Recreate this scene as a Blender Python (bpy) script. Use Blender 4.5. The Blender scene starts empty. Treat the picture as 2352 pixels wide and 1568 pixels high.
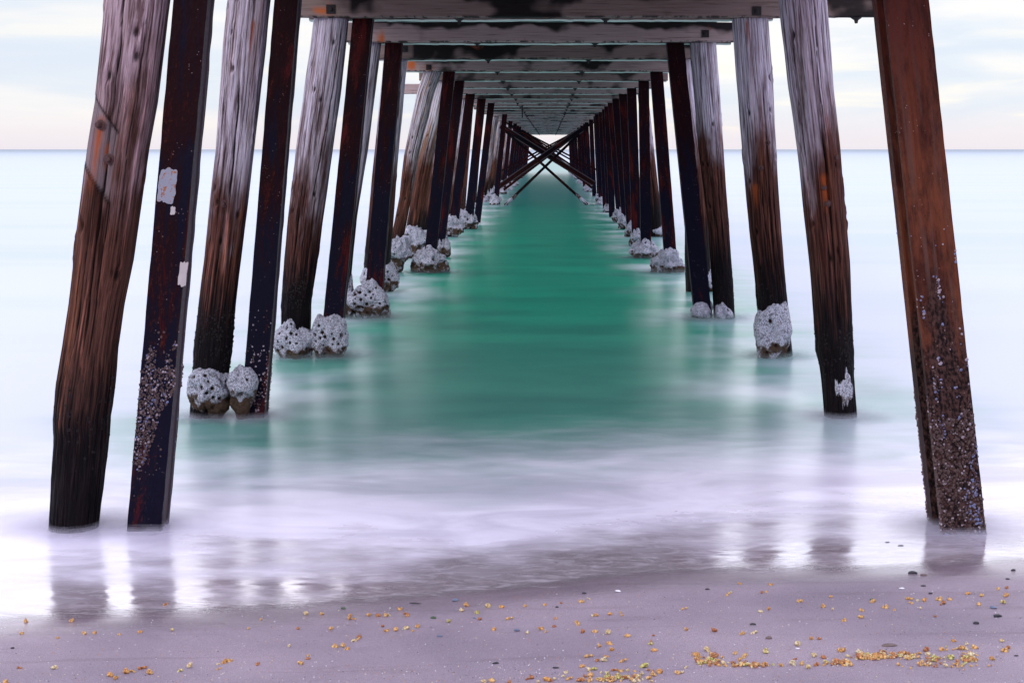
import bpy, bmesh, math, random
import numpy as np
from mathutils import Vector, Matrix

# ------------------------------------------------------------------ camera, world, sun
S = bpy.context.scene
C = S.collection
F = 3267.0; VX = 1262.0; HY = 343.0; HC = 2.296      # pinhole measurements on a 2352 px wide frame
cam_d = bpy.data.cameras.new('camera'); cam = bpy.data.objects.new('camera', cam_d); C.objects.link(cam)
cam_d.sensor_width = 36.0; cam_d.lens = 36.0*F/2352.0
cam_d.shift_x = -(VX-1176)/2352.0; cam_d.shift_y = -(784-HY)/2352.0
cam_d.clip_start = 0.05; cam_d.clip_end = 60000
cam.location = (0, 0, HC); cam.rotation_euler = (math.radians(90), 0, 0)
S.camera = cam
S.view_settings.view_transform = 'Standard'; S.view_settings.look = 'None'
S.view_settings.exposure = 0.15; S.view_settings.gamma = 1.0
S.render.engine = 'CYCLES'; S.cycles.transparent_max_bounces = 24

SUN_EL, SUN_AZ = 24.0, 205.0     # azimuth measured clockwise from +Y
class NT:
    def __init__(s, tree): s.t = tree
    def n(s, typ, ins=None, **kw):
        nd = s.t.nodes.new(typ)
        for k, v in kw.items(): setattr(nd, k, v)
        if ins:
            for k, v in ins.items():
                sk = nd.inputs[k]
                if isinstance(v, bpy.types.NodeSocket): s.t.links.new(v, sk)
                elif isinstance(v, bpy.types.Node): s.t.links.new(v.outputs[0], sk)
                else: sk.default_value = v
        return nd
    def math(s, op, a, b=0.0, c=None, clamp=False):
        ins = {0: a, 1: b}
        if c is not None: ins[2] = c
        return s.n('ShaderNodeMath', ins, operation=op, use_clamp=clamp).outputs[0]
    def ramp(s, v, lo, hi, a=0.0, b=1.0, smooth=True):
        return s.n('ShaderNodeMapRange', {0: v, 1: lo, 2: hi, 3: a, 4: b}, interpolation_type='SMOOTHSTEP' if smooth else 'LINEAR').outputs[0]
    def mix(s, f, a, b, blend='MIX'):
        nd = s.n('ShaderNodeMix', None, data_type='RGBA', blend_type=blend)
        for i, v in ((0, f), (6, a), (7, b)):
            if isinstance(v, bpy.types.NodeSocket): s.t.links.new(v, nd.inputs[i])
            elif i and not hasattr(v, '__len__'): nd.inputs[i].default_value = (v, v, v, 1)
            elif i: nd.inputs[i].default_value = tuple(v)[:3]+(1,)
            else: nd.inputs[i].default_value = v
        return nd.outputs[2]
    def vscale(s, v, sx, sy, sz, off=None):
        nd = s.n('ShaderNodeMapping', {0: v, 3: (sx, sy, sz)})
        if off is not None: s.t.links.new(off, nd.inputs[1])
        return nd.outputs[0]
    def noise(s, v, scale, detail=4.0, rough=0.55, dist=0.0):
        return s.n('ShaderNodeTexNoise', {'Vector': v, 'Scale': scale, 'Detail': detail, 'Roughness': rough, 'Distortion': dist}).outputs[0]

w = bpy.data.worlds.new('World'); S.world = w; w.use_nodes = True
w.node_tree.nodes.clear(); T = NT(w.node_tree)
tc = T.n('ShaderNodeTexCoord').outputs['Generated']
sp = T.n('ShaderNodeSeparateXYZ', {0: tc})
el = sp.outputs[2]
sky = T.n('ShaderNodeTexSky'); sky.sky_type = 'NISHITA'; sky.sun_disc = False
sky.sun_elevation = math.radians(SUN_EL); sky.sun_rotation = math.radians(SUN_AZ)
nz1 = T.noise(T.vscale(tc, 1.0, 1.0, 7.0), 3.1, 5, 0.5, 0.6)
nz2 = T.noise(T.vscale(tc, 1.3, 1.0, 12.0), 5.0, 4, 0.5, 0.4)
cl = T.mix(T.ramp(nz1, 0.36, 0.64), (7.2, 7.9, 9.1), (9.7, 9.35, 9.2))
cl = T.mix(T.math('MULTIPLY', T.ramp(nz2, 0.52, 0.68), T.ramp(el, 0.12, 0.02)), cl, (10.4, 9.7, 8.6))
hor = T.mix(T.ramp(el, 0.0, 0.035), (8.7, 8.1, 8.7), cl)          # faint pink at the horizon
hi = T.mix(T.ramp(nz1, 0.35, 0.65), (17.0, 17.6, 21.0), (23.0, 22.0, 23.5))   # unseen sky above the frame, brightened to whiten reflections
full = T.mix(T.ramp(el, 0.09, 0.36), hor, hi)
back = T.mix(T.ramp(sp.outputs[1], 0.25, -0.45), full, T.mix(0.0, (14.5, 14.0, 18.5), (0, 0, 0)))  # cooler sky over land
skym = T.mix(0.12, back, sky.outputs[0])
bg = T.n('ShaderNodeBackground', {0: skym, 1: 0.10})
T.n('ShaderNodeOutputWorld', {0: bg})

sd = bpy.data.lights.new('sun', 'SUN'); sd.energy = 0.8; sd.angle = math.radians(14); sd.color = (1.0, 0.94, 0.88)
sun = bpy.data.objects.new('sun', sd); C.objects.link(sun)
az = math.radians(SUN_AZ); e = math.radians(SUN_EL)
sdir = Vector((math.sin(az)*math.cos(e), math.cos(az)*math.cos(e), math.sin(e)))
sun.rotation_euler = sdir.to_track_quat('Z', 'Y').to_euler(); sun.location = (-4, -8, 12)

# ------------------------------------------------------------------ helpers
PI = math.pi
rng = random.Random(7)
def h3(x, y, z):
    h = (x.astype(np.int64)*374761393 + y.astype(np.int64)*668265263 + z.astype(np.int64)*1442695041) & 0xffffffff
    h = ((h ^ (h >> 13))*1274126177) & 0xffffffff
    h = ((h ^ (h >> 15))*2246822519) & 0xffffffff
    return ((h ^ (h >> 16)) & 0xffffff)/float(0xffffff)
def vn(x, y, z):
    x, y, z = np.broadcast_arrays(np.asarray(x, float), np.asarray(y, float), np.asarray(z, float))
    xi, yi, zi = np.floor(x), np.floor(y), np.floor(z)
    fx, fy, fz = x-xi, y-yi, z-zi
    fx, fy, fz = [t*t*(3-2*t) for t in (fx, fy, fz)]
    r = 0
    for dx in (0, 1):
        for dy in (0, 1):
            for dz in (0, 1):
                r = r + h3(xi+dx, yi+dy, zi+dz)*(fx if dx else 1-fx)*(fy if dy else 1-fy)*(fz if dz else 1-fz)
    return r*2-1
def fbm(x, y, z, o=3):
    r = 0; a = 1.0; k = 1.0
    for i in range(o): r = r + a*vn(x*k+i*17.3, y*k+i*5.1, z*k+i*9.7); a *= .5; k *= 2.03
    return r
def sst(a, b, x):
    t = np.clip((x-a)/(b-a), 0, 1); return t*t*(3-2*t)

def mesh(name, V, Fc, mat, smooth=True, attrs=None, mats=None, midx=None):
    me = bpy.data.meshes.new(name)
    me.from_pydata([tuple(v) for v in V], [], [tuple(int(i) for i in f) for f in Fc])
    for m in (mats or [mat]): me.materials.append(m)
    if midx is not None: me.polygons.foreach_set('material_index', midx)
    if smooth: me.polygons.foreach_set('use_smooth', [True]*len(me.polygons))
    for k, a in (attrs or {}).items():
        a = np.asarray(a, dtype=np.float32)
        if a.ndim == 2:
            at = me.attributes.new(k, 'FLOAT_VECTOR', 'POINT'); at.data.foreach_set('vector', a.ravel())
        else:
            at = me.attributes.new(k, 'FLOAT', 'POINT'); at.data.foreach_set('value', a)
    me.update()
    return me
def obj(name, me, parent=None, loc=(0, 0, 0), label=None):
    o = bpy.data.objects.new(name, me); C.objects.link(o)
    if parent is not None:
        o.parent = parent
    o.location = loc
    if label: o['label'] = label
    return o
def tag(o, label, cat, group=None, kind=None):
    if label: o['label'] = label
    if cat: o['category'] = cat
    if group: o['group'] = group
    if kind: o['kind'] = kind
    return o
def grid_faces(nu, nv, wrap=False):
    u = np.arange(nu if wrap else nu-1); v = np.arange(nv-1)
    U, Vv = np.meshgrid(u, v)
    U2 = (U+1) % nu
    a = Vv*nu+U; b = Vv*nu+U2; c = (Vv+1)*nu+U2; d = (Vv+1)*nu+U
    return np.stack([a, b, c, d], -1).reshape(-1, 4)
def X(px, Y): return (px-VX)*Y/F
def Z(py, Y): return HC-(py-HY)*Y/F

def newmat(name):
    m = bpy.data.materials.new(name); m.use_nodes = True; m.node_tree.nodes.clear()
    return m, NT(m.node_tree)
def out(t, sh, disp=None):
    o = t.n('ShaderNodeOutputMaterial', {0: sh}); return o
def attr(t, n, o=1): return t.n('ShaderNodeAttribute', attribute_name=n).outputs[o]
def rnd(t): return t.n('ShaderNodeObjectInfo').outputs['Random']
def bump(t, h, dist, st=1.0): return t.n('ShaderNodeBump', {'Height': h, 'Distance': dist, 'Strength': st}).outputs[0]

# ------------------------------------------------------------------ materials
def timber_mat(name='weathered_timber', pale=(0.50, 0.46, 0.52), brown=(0.085, 0.034, 0.025), hb=2.25, streak=0.0, bk=.22):
    m, t = newmat(name)
    r = attr(t, 'rest'); z = t.n('ShaderNodeSeparateXYZ', {0: r}).outputs[2]
    rn = rnd(t); off = t.n('ShaderNodeCombineXYZ', {0: t.math('MULTIPLY', rn, 31.0), 1: t.math('MULTIPLY', rn, 17.0), 2: t.math('MULTIPLY', rn, 9.0)}).outputs[0]
    big = t.noise(t.vscale(r, 3.5, 3.5, .9, off), 1.0, 4, .6)
    grain = t.noise(t.vscale(r, 60, 60, 1.6, off), 1.0, 6, .62, .3)
    fine = t.noise(t.vscale(r, 170, 170, 5, off), 1.0, 3, .6)
    zz = t.math('ADD', z, t.math('ADD', t.math('MULTIPLY', t.math('SUBTRACT', big, .5), 3.4), t.math('MULTIPLY', t.math('SUBTRACT', rn, .5), .9)))
    up = t.ramp(zz, hb-.75, hb+.5)
    c = t.mix(up, brown, pale)
    c = t.mix(t.ramp(big, .60, .74), c, t.mix(.5, c, (.16, .12, .075)))                 # greenish-tan weather patches
    warm = t.ramp(t.noise(t.vscale(r, 9, 9, .5, off), 1.0, 3, .5), .56, .70)
    c = t.mix(t.math('MULTIPLY', warm, .45), c, (.20, .075, .035))
    med = t.noise(t.vscale(r, 20, 20, .8, off), 1.0, 5, .7, .4)
    c = t.mix(t.ramp(med, .38, .50, .88, 0), c, t.mix(1.0, c, (.30, .22, .20), 'MULTIPLY'))
    c = t.mix(t.ramp(med, .55, .68, 0, .75), c, t.mix(1.0, c, t.mix(up, (3.4, 3.0, 2.9), (1.55, 1.55, 1.6)), 'MULTIPLY'))
    c = t.mix(t.ramp(grain, .36, .52, .85, 0), c, t.mix(1.0, c, (.20, .14, .15), 'MULTIPLY'))
    c = t.mix(t.ramp(grain, .56, .70, 0, .6), c, t.mix(1.0, c, (2.0, 1.9, 1.95), 'MULTIPLY'))
    c = t.mix(t.ramp(fine, .36, .46, .4, 0), c, t.mix(1.0, c, (.35, .30, .32), 'MULTIPLY'))
    if streak:
        st = t.ramp(t.noise(t.vscale(r, 14, 14, .7, off), 1.0, 3, .55), .55, .64)
        c = t.mix(t.math('MULTIPLY', st, t.ramp(z, 1.6, 2.6, 0, streak)), c, (.22, .10, .035))
    blk = t.ramp(t.math('ADD', z, t.math('MULTIPLY', t.math('SUBTRACT', grain, .5), 1.7)), .50+bk, 1.30+bk, 1, 0)
    c = t.mix(blk, c, t.mix(t.ramp(fine, .5, .75), (.004, .003, .004), (.022, .013, .013)))
    pal = attr(t, 'tint', 2)
    c = t.mix(t.math('MULTIPLY', pal, .8), c, (.20, .165, .175))
    ck = attr(t, 'crk', 2)
    c = t.mix(ck, c, (.006, .004, .004))
    rust = attr(t, 'rust', 2)
    c = t.mix(t.math('MULTIPLY', rust, t.ramp(grain, .25, .6)), c, (.30, .065, .015))
    hh = t.math('ADD', t.math('ADD', grain, t.math('MULTIPLY', med, 1.5)), t.math('MULTIPLY', fine, .4))
    p = t.n('ShaderNodeBsdfPrincipled', {'Base Color': c, 'Roughness': t.ramp(z, .3, 1.3, .42, .75), 'Normal': bump(t, hh, .018, 1.0)})
    p.inputs['Specular IOR Level'].default_value = .07
    out(t, p); return m

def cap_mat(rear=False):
    m, t = newmat('rear_cap_timber_lit_base' if rear else 'cap_timber')
    r = attr(t, 'rest'); s_ = t.n('ShaderNodeSeparateXYZ', {0: r}); x, z = s_.outputs[0], s_.outputs[2]
    rn = rnd(t); off = t.n('ShaderNodeCombineXYZ', {0: t.math('MULTIPLY', rn, 57.0), 1: t.math('MULTIPLY', rn, 23.0), 2: t.math('MULTIPLY', rn, 11.0)}).outputs[0]
    grain = t.noise(t.vscale(r, 2.2, 50, 60, off), 1.0, 6, .6, .4)
    big = t.noise(t.vscale(r, 1.5, 1.5, 2.0, off), 1.0, 4, .55, .3)
    c = t.mix(grain, (.165, .120, .108), (.37, .295, .275))
    c = t.mix(t.ramp(grain, .34, .42, .55, 0), c, (.09, .06, .055))
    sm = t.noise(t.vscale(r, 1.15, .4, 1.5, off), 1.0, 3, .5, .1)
    # black mould, darkened further high on the beam to set the faces apart
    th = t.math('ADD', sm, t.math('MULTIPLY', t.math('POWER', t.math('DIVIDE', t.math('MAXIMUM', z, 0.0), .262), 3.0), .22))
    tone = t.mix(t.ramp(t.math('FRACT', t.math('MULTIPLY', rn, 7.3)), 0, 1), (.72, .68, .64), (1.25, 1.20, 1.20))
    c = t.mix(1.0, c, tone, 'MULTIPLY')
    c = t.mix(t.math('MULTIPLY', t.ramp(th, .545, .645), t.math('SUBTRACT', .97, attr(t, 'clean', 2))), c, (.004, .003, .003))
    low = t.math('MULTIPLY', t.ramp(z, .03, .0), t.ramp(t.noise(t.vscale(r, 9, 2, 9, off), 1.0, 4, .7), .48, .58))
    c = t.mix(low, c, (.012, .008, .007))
    ru = t.ramp(t.noise(t.vscale(r, 2.8, 2, 4, off), 1.3, 4, .6, .6), .66, .76, 0, .7)
    c = t.mix(ru, c, (.22, .05, .015))
    c = t.mix(attr(t, 'rust', 2), c, (.42, .10, .02))
    if rear: c = t.mix(t.ramp(z, .016, .008), c, (.60, .68, .60))  # pale green underside: light off the water painted into the colour
    p = t.n('ShaderNodeBsdfPrincipled', {'Base Color': c, 'Roughness': .75, 'Normal': bump(t, grain, .006, .8)})
    p.inputs['Specular IOR Level'].default_value = .2
    out(t, p); return m

def steel_mat(name, navy=(.0030, .0028, .010), red=(.0085, .0010, .0022), rust=(.06, .016, .008), amt=0.0, spots=True):
    m, t = newmat(name)
    r = attr(t, 'rest'); z = t.n('ShaderNodeSeparateXYZ', {0: r}).outputs[2]
    rn = rnd(t); off = t.n('ShaderNodeCombineXYZ', {0: t.math('MULTIPLY', rn, 41.0), 1: t.math('MULTIPLY', rn, 13.0), 2: t.math('MULTIPLY', rn, 29.0)}).outputs[0]
    st = t.noise(t.vscale(r, 7, 7, 1.1, off), 1.0, 6, .65, .5)
    fi = t.noise(t.vscale(r, 60, 60, 34, off), 1.0, 4, .65)
    zz = t.math('ADD', t.math('MULTIPLY', z, .085), st)
    c = t.mix(t.ramp(zz, .58, .72), navy, red)
    c = t.mix(t.ramp(st, .54, .68, 0, .8), c, (red[0]*7.5, red[1]*5, red[2]*2.4))
    c = t.mix(t.math('MULTIPLY', t.ramp(fi, .54, .66), t.ramp(st, .46, .6, 0, .6)), c, rust)
    if amt:
        a = t.ramp(t.math('ADD', st, t.math('MULTIPLY', t.noise(t.vscale(r, 24, 24, 9, off), 1.0, 5, .7), .45)), .56, .86)
        streak = t.noise(t.vscale(r, 22, 22, .7, off), 1.0, 5, .65, .3)
        rc = t.mix(a, (.028, .008, .006), (.115, .034, .016))
        rc = t.mix(t.ramp(streak, .48, .62, 0, .65), rc, (.085, .045, .036))
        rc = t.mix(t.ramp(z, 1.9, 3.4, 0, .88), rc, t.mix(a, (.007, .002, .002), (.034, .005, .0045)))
        rc = t.mix(t.ramp(streak, .36, .46, .6, 0), rc, (.05, .012, .008))
        pit = t.ramp(t.noise(r, 55, 2, .5), .70, .74)
        rc = t.mix(t.math('MULTIPLY', pit, .8), rc, (.02, .008, .006))
        c = t.mix(amt, c, rc)
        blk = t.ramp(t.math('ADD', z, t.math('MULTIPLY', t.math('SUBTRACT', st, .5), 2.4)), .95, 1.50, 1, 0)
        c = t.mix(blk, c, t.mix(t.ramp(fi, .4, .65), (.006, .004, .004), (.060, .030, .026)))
    if spots:
        v = t.n('ShaderNodeTexVoronoi', {'Vector': t.vscale(r, 1, 1, 1, off), 'Scale': 42.0}).outputs['Distance']
        sel = t.ramp(t.noise(r, 9, 2), .56, .62)
        c = t.mix(t.math('MULTIPLY', t.ramp(v, .10, .16, .8, 0), sel), c, (.22, .15, .15))
    if not amt:
        sn_ = t.n('ShaderNodeSeparateXYZ', {0: r}); sx_ = sn_.outputs[0]; sidem = t.math('MULTIPLY', t.ramp(t.math('ABSOLUTE', sx_), .0835, .0855), t.ramp(t.math('ABSOLUTE', sn_.outputs[1]), .0825, .0805))
        c = t.mix(t.math('MULTIPLY', sidem, .85), c, t.mix(st, (.045, .034, .038), (.10, .088, .098)))   # narrow sides painted paler for the light they reflect
    p = t.n('ShaderNodeBsdfPrincipled', {'Base Color': c, 'Roughness': t.ramp(fi, .3, .7, .42, .68), 'Normal': bump(t, t.math('ADD', fi, t.math('MULTIPLY', st, 2.0)), .004, .7)})
    p.inputs['Specular IOR Level'].default_value = .06
    out(t, p); return m

def clump_mat():
    m, t = newmat('tubeworm_crust')
    r = attr(t, 'rest'); pit = attr(t, 'pit', 2); low = attr(t, 'low', 2)
    f = t.noise(r, 95, 3, .7); g = t.noise(r, 34, 4, .6); b = t.noise(r, 9, 3, .6)
    c = t.mix(t.ramp(f, .36, .56), (.085, .085, .105), (.60, .62, .70))
    c = t.mix(t.ramp(g, .36, .48, .75, 0), c, (.13, .115, .12))
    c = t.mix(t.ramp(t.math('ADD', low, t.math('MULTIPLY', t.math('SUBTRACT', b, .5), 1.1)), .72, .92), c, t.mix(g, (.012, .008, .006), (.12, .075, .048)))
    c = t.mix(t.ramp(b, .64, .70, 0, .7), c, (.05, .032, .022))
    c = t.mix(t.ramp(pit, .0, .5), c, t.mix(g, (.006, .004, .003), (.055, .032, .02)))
    p = t.n('ShaderNodeBsdfPrincipled', {'Base Color': c, 'Roughness': .85, 'Normal': bump(t, t.math('ADD', f, g), .022, 1.0)})
    p.inputs['Specular IOR Level'].default_value = .15
    out(t, p); return m

def simple(name, col, rough=.7, var=.3, sc=40, metal=0.0):
    m, t = newmat(name)
    tc_ = t.n('ShaderNodeTexCoord').outputs['Object']
    n = t.noise(tc_, sc, 4, .6)
    c = t.mix(n, tuple(x*(1-var) for x in col), tuple(min(1, x*(1+var)) for x in col))
    p = t.n('ShaderNodeBsdfPrincipled', {'Base Color': c, 'Roughness': rough, 'Metallic': metal, 'Normal': bump(t, n, .002, .6)})
    out(t, p); return m

M_tim = timber_mat()
M_timL = timber_mat('brown_timber', (.40, .30, .325), (.090, .040, .029), 2.55, bk=.02)
M_timS = timber_mat('streaked_timber', (.52, .49, .52), (.11, .045, .030), 2.1, streak=.8, bk=-.05)
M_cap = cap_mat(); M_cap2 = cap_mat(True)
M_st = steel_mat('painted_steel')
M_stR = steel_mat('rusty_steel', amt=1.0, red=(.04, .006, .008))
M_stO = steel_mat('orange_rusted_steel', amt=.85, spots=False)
M_clump = clump_mat()
M_bolt = simple('rusted_bolt', (.045, .014, .012), .7, .5)
M_iron = simple('black_iron', (.012, .008, .008), .8, .3)
M_barn = simple('barnacle', (.085, .052, .048), .85, .8, 60)
M_barnP = simple('pale_barnacle', (.36, .30, .34), .85, .5, 60)
M_barnB = simple('bluish_barnacle', (.16, .18, .32), .85, .6, 60)
M_dark = simple('black_mussel_crust', (.007, .005, .005), .9, .6, 60)
M_yel = simple('yellow_paint', (.80, .60, .05), .5, .1)
M_deck = simple('deck_timber', (.18, .15, .15), .8, .4, 6)

# ------------------------------------------------------------------ beach and sea
EX = [-60, -12, -2.67, -1.52, -.8, -.14, .32, .56, 1.27, 1.99, 2.64, 12, 60]
EY = [5.5, 6.6, 6.90, 7.06, 7.19, 7.39, 7.58, 7.66, 7.73, 7.78, 7.90, 8.6, 9.2]
def edgeY(x): return np.interp(x, EX, EY)
def sandz(x, y):
    d = edgeY(x)-y                       # >0 : dry side
    dm = np.maximum(d, 0)
    up = .030*dm + .075*dm*dm/(dm+.9) 
    up = np.where(d > 6, up + 0*d, up)
    dn = np.maximum(-d, 0)
    dep = -(.012*dn + .035*dn*dn/(dn+2.5)); dep = np.maximum(dep, -4)
    z = np.where(d > 0, up, dep)
    nearm = sst(0, .35, d)
    z = z + nearm*(.0035*fbm(x*1.6, y*3.2, 0*x, 3) + .0022*vn(x*9, y*14, 0*x+3))
    for hx, hy, hr, hd in ((-.35, 6.45, .10, .006), (1.45, 6.15, .16, .007), (.25, 6.75, .12, .004), (2.1, 6.5, .14, .006), (-1.5, 6.2, .16, .005), (1.9, 6.9, .18, .005), (-.9, 6.0, .2, .006)):
        z = z - nearm*hd*np.exp(-((x-hx)/hr)**2-((y-hy)/(hr*.45))**2)
    return z
def axis(lo, hi, step, far, n):
    c = np.arange(lo, hi+1e-6, step)
    g = np.geomspace(step*1.6, far, n)
    return np.concatenate([(lo-g)[::-1], c, hi+g])
xs = axis(-3.3, 3.3, .018, 20000, 34)
ys = np.concatenate([-np.geomspace(1, 3000, 14)[::-1]+4.6, np.arange(4.7, 9.2, .018), 9.2+np.geomspace(.03, 400, 26)])
XX, YY = np.meshgrid(xs, ys)
ZZ = sandz(XX, YY)
V = np.stack([XX, YY, ZZ], -1).reshape(-1, 3)
def sand_mat():
    m, t = newmat('wet_sand')
    ob = t.n('ShaderNodeTexCoord').outputs['Object']; e_ = attr(t, 'edge', 2)
    g1 = t.noise(ob, 330, 3, .8); g2 = t.noise(ob, 130, 3, .6); b = t.noise(t.vscale(ob, 1.2, 2.6, 1), 1.0, 4, .55)
    c = t.mix(b, (.225, .188, .232), (.282, .242, .295))
    c = t.mix(t.ramp(g1, .35, .65), t.mix(1.0, c, (.42, .40, .42), 'MULTIPLY'), t.mix(1.0, c, (1.6, 1.55, 1.52), 'MULTIPLY'))
    c = t.mix(t.ramp(g2, .68, .74, 0, .8), c, (.36, .22, .15))
    c = t.mix(t.ramp(g2, .26, .22, 0, .8), c, (.04, .03, .03))
    drag = t.noise(t.vscale(ob, .7, 9, 1), 1.0, 4, .6, .5); patch = t.noise(ob, .9, 3, .5)
    c = t.mix(t.ramp(drag, .57, .66, 0, .35), c, t.mix(1.0, c, (.62, .58, .58), 'MULTIPLY'))
    c = t.mix(1.0, c, t.mix(t.ramp(patch, .3, .7), (.80, .79, .82), (1.14, 1.12, 1.10)), 'MULTIPLY')
    ee = t.math('ADD', e_, t.math('MULTIPLY', t.math('SUBTRACT', b, .5), .22))
    wet = t.ramp(ee, .0, .34, 1, 0)
    c = t.mix(t.math('MULTIPLY', wet, .55), c, t.mix(1.0, c, (.62, .56, .56), 'MULTIPLY'))
    p = t.n('ShaderNodeBsdfPrincipled', {'Base Color': c, 'Roughness': t.ramp(ee, .05, .5, .14, .62), 'Normal': bump(t, t.math('ADD', g1, g2), .0025, t.n('ShaderNodeMath', {0: wet, 1: -.75, 2: .9}, operation='MULTIPLY_ADD').outputs[0])})
    t.t.links.new(t.ramp(wet, 0, 1, .35, 1.6), p.inputs['Specular IOR Level'])
    out(t, p); return m
me = mesh('sand', V, grid_faces(len(xs), len(ys)), sand_mat(), attrs={'edge': (edgeY(XX)-YY).ravel()})
tag(obj('sand', me), None, None, kind='structure')

# sea: one sheet, its milky foam gathered along the pile rows and in the wash at the shore
ysw = np.concatenate([np.arange(6.4, 11, .02), 11+np.geomspace(.03, 25000, 90)])
xsw = axis(-3.6, 3.6, .03, 20000, 40)
XX, YY = np.meshgrid(xsw, ysw)
dist = YY-edgeY(XX)
rip = sst(-.2, .25, dist)*(1-sst(1.2, 3.5, dist))
ZW = .0008*rip*fbm(XX*7, YY*22, 0*XX, 3)
ZW = ZW - .012*sst(.0, -.12, dist) 
ZW = np.where(dist < -.02, -.03, ZW)
V = np.stack([XX, YY, ZW], -1).reshape(-1, 3)
def sea_mat():
    m, t = newmat('sea_water')
    ob = t.n('ShaderNodeTexCoord').outputs['Object']; s_ = t.n('ShaderNodeSeparateXYZ', {0: ob}); x, y = s_.outputs[0], s_.outputs[1]
    d = attr(t, 'dist', 2)
    wisp = t.noise(t.vscale(ob, .45, .60, 1), 1.0, 4, .55, .25)
    wisp2 = t.noise(t.vscale(ob, 1.5, 3.4, 1), 1.0, 4, .55, .3)
    # teal body between the pile rows; milky colour outside carries painted sky reflection
    ax = t.math('ABSOLUTE', t.math('ADD', x, .22))
    ax = t.math('ADD', ax, t.math('MULTIPLY', t.math('SUBTRACT', wisp, .5), 3.2))
    wv_ = t.noise(t.vscale(ob, .25, 1.3, 1), 1.0, 5, .6, .3)
    ax = t.math('ADD', ax, t.math('MULTIPLY', t.math('SUBTRACT', wv_, .5), 1.8))
    side = t.ramp(ax, 1.5, 4.4)
    far = t.ramp(y, 9.0, 60.0)
    teal = t.mix(t.ramp(y, 11, 22), (.055, .225, .178), (.0, .285, .175))
    teal = t.mix(1.0, teal, t.mix(t.ramp(t.noise(t.vscale(ob, .35, .9, 1), 1.0, 5, .6, .3), .3, .7), (.76, .78, .82), (1.18, 1.15, 1.10)), 'MULTIPLY')
    teal = t.mix(t.ramp(y, 30, 75), teal, (.0, .145, .13))
    milk_sheen = t.mix(t.ramp(y, 10, 40), (.46, .50, .60), (.36, .42, .53))
    swell = t.noise(t.vscale(ob, .035, .22, 1), 1.0, 4, .6, .3); swell2 = t.noise(t.vscale(ob, .006, .03, 1), 1.0, 4, .6, .3)
    milk_sheen = t.mix(t.math('MULTIPLY', t.ramp(swell, .40, .66), t.ramp(y, 12, 26, 0, .42)), milk_sheen, (.24, .35, .46))
    milk_sheen = t.mix(t.math('MULTIPLY', t.ramp(y, 70, 1600, 0, 1.0, False), t.ramp(swell2, .1, .6, .7, 1.0)), milk_sheen, (.10, .17, .26))
    milk_sheen = t.mix(t.ramp(y, 150, 2500), milk_sheen, (.06, .11, .18))
    c = t.mix(side, teal, milk_sheen)
    # foam worked up round the foot of the piles
    fx = t.math('ABSOLUTE', t.math('SUBTRACT', t.math('ABSOLUTE', t.math('ADD', x, .18)), 2.25))
    fo = t.noise(t.vscale(ob, .5, .42, 1), 1.0, 3, .5, .2)
    fo = t.math('MULTIPLY', t.ramp(fo, .44, .70), t.ramp(fx, 1.15, .05))
    c = t.mix(t.math('MULTIPLY', fo, t.ramp(y, 90, 40, 0, .7)), c, (.74, .79, .84))
    # surge wash near the beach
    dw = t.math('ADD', d, t.math('MULTIPLY', t.math('SUBTRACT', wisp2, .5), 1.6))
    dw = t.math('SUBTRACT', dw, t.math('MULTIPLY', t.math('SUBTRACT', wisp, .5), 2.0))
    wash = t.ramp(dw, 4.9, 1.5)
    c = t.mix(wash, c, t.mix(t.ramp(t.noise(t.vscale(ob, .7, 1.5, 1), 1.0, 5, .55, 1.3), .32, .68), (.55, .52, .62), (.78, .75, .86)))
    film = t.ramp(dw, 1.6, .05)
    thin = t.noise(t.vscale(ob, 6, 16, 1), 1.0, 4, .65, 1.0)
    sandc = t.mix(t.ramp(thin, .45, .7), (.27, .225, .25), (.46, .41, .455))
    c = t.mix(film, c, sandc)
    rough = t.n('ShaderNodeMix', {0: film, 2: .30, 3: .075}).outputs[0]
    rough = t.math('SUBTRACT', rough, t.math('MULTIPLY', t.ramp(d, .5, 0), .02))
    bn = t.noise(t.vscale(ob, 14, 55, 1), 1.0, 4, .6, .6)
    nrm = bump(t, bn, .004, t.ramp(d, .0, .4, .45, .05))
    p = t.n('ShaderNodeBsdfPrincipled', {'Base Color': c, 'Roughness': rough, 'Normal': nrm, 'IOR': 1.36})
    t.t.links.new(t.ramp(y, 40, 900, .6, .22), p.inputs['Specular IOR Level'])
    gl = t.n('ShaderNodeBsdfGlossy', {'Color': (1, 1, 1, 1), 'Roughness': rough, 'Normal': nrm})
    fr = t.n('ShaderNodeFresnel', {'IOR': 2.6, 'Normal': nrm}).outputs[0]
    mx = t.n('ShaderNodeMixShader', {0: t.math('MULTIPLY', fr, t.math('MULTIPLY', film, 1.0)), 1: p, 2: gl})
    tr = t.n('ShaderNodeBsdfTransparent')
    al = t.ramp(t.math('ADD', d, t.math('MULTIPLY', t.math('SUBTRACT', thin, .5), .16)), -.05, .16)
    fin = t.n('ShaderNodeMixShader', {0: al, 1: tr, 2: mx})
    out(t, fin); return m
me = mesh('sea', V, grid_faces(len(xsw), len(ysw)), sea_mat(), attrs={'dist': dist.ravel()})
tag(obj('sea_water', me), None, None, kind='structure')

# ------------------------------------------------------------------ the jetty
Y0 = 8.65; SP = 3.6; NB = 38; B = 3.746
def BY(k): return Y0+SP*(k-1)
pier = bpy.data.objects.new('jetty', None); C.objects.link(pier); pier.location = (0, Y0, 0)
tag(pier, 'long weathered timber and steel jetty on leaning piles, running straight out to sea', 'jetty')
def part(name, me, x, y, z=0, label=None): return obj(name, me, pier, (x, y-Y0, z), label)

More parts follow.
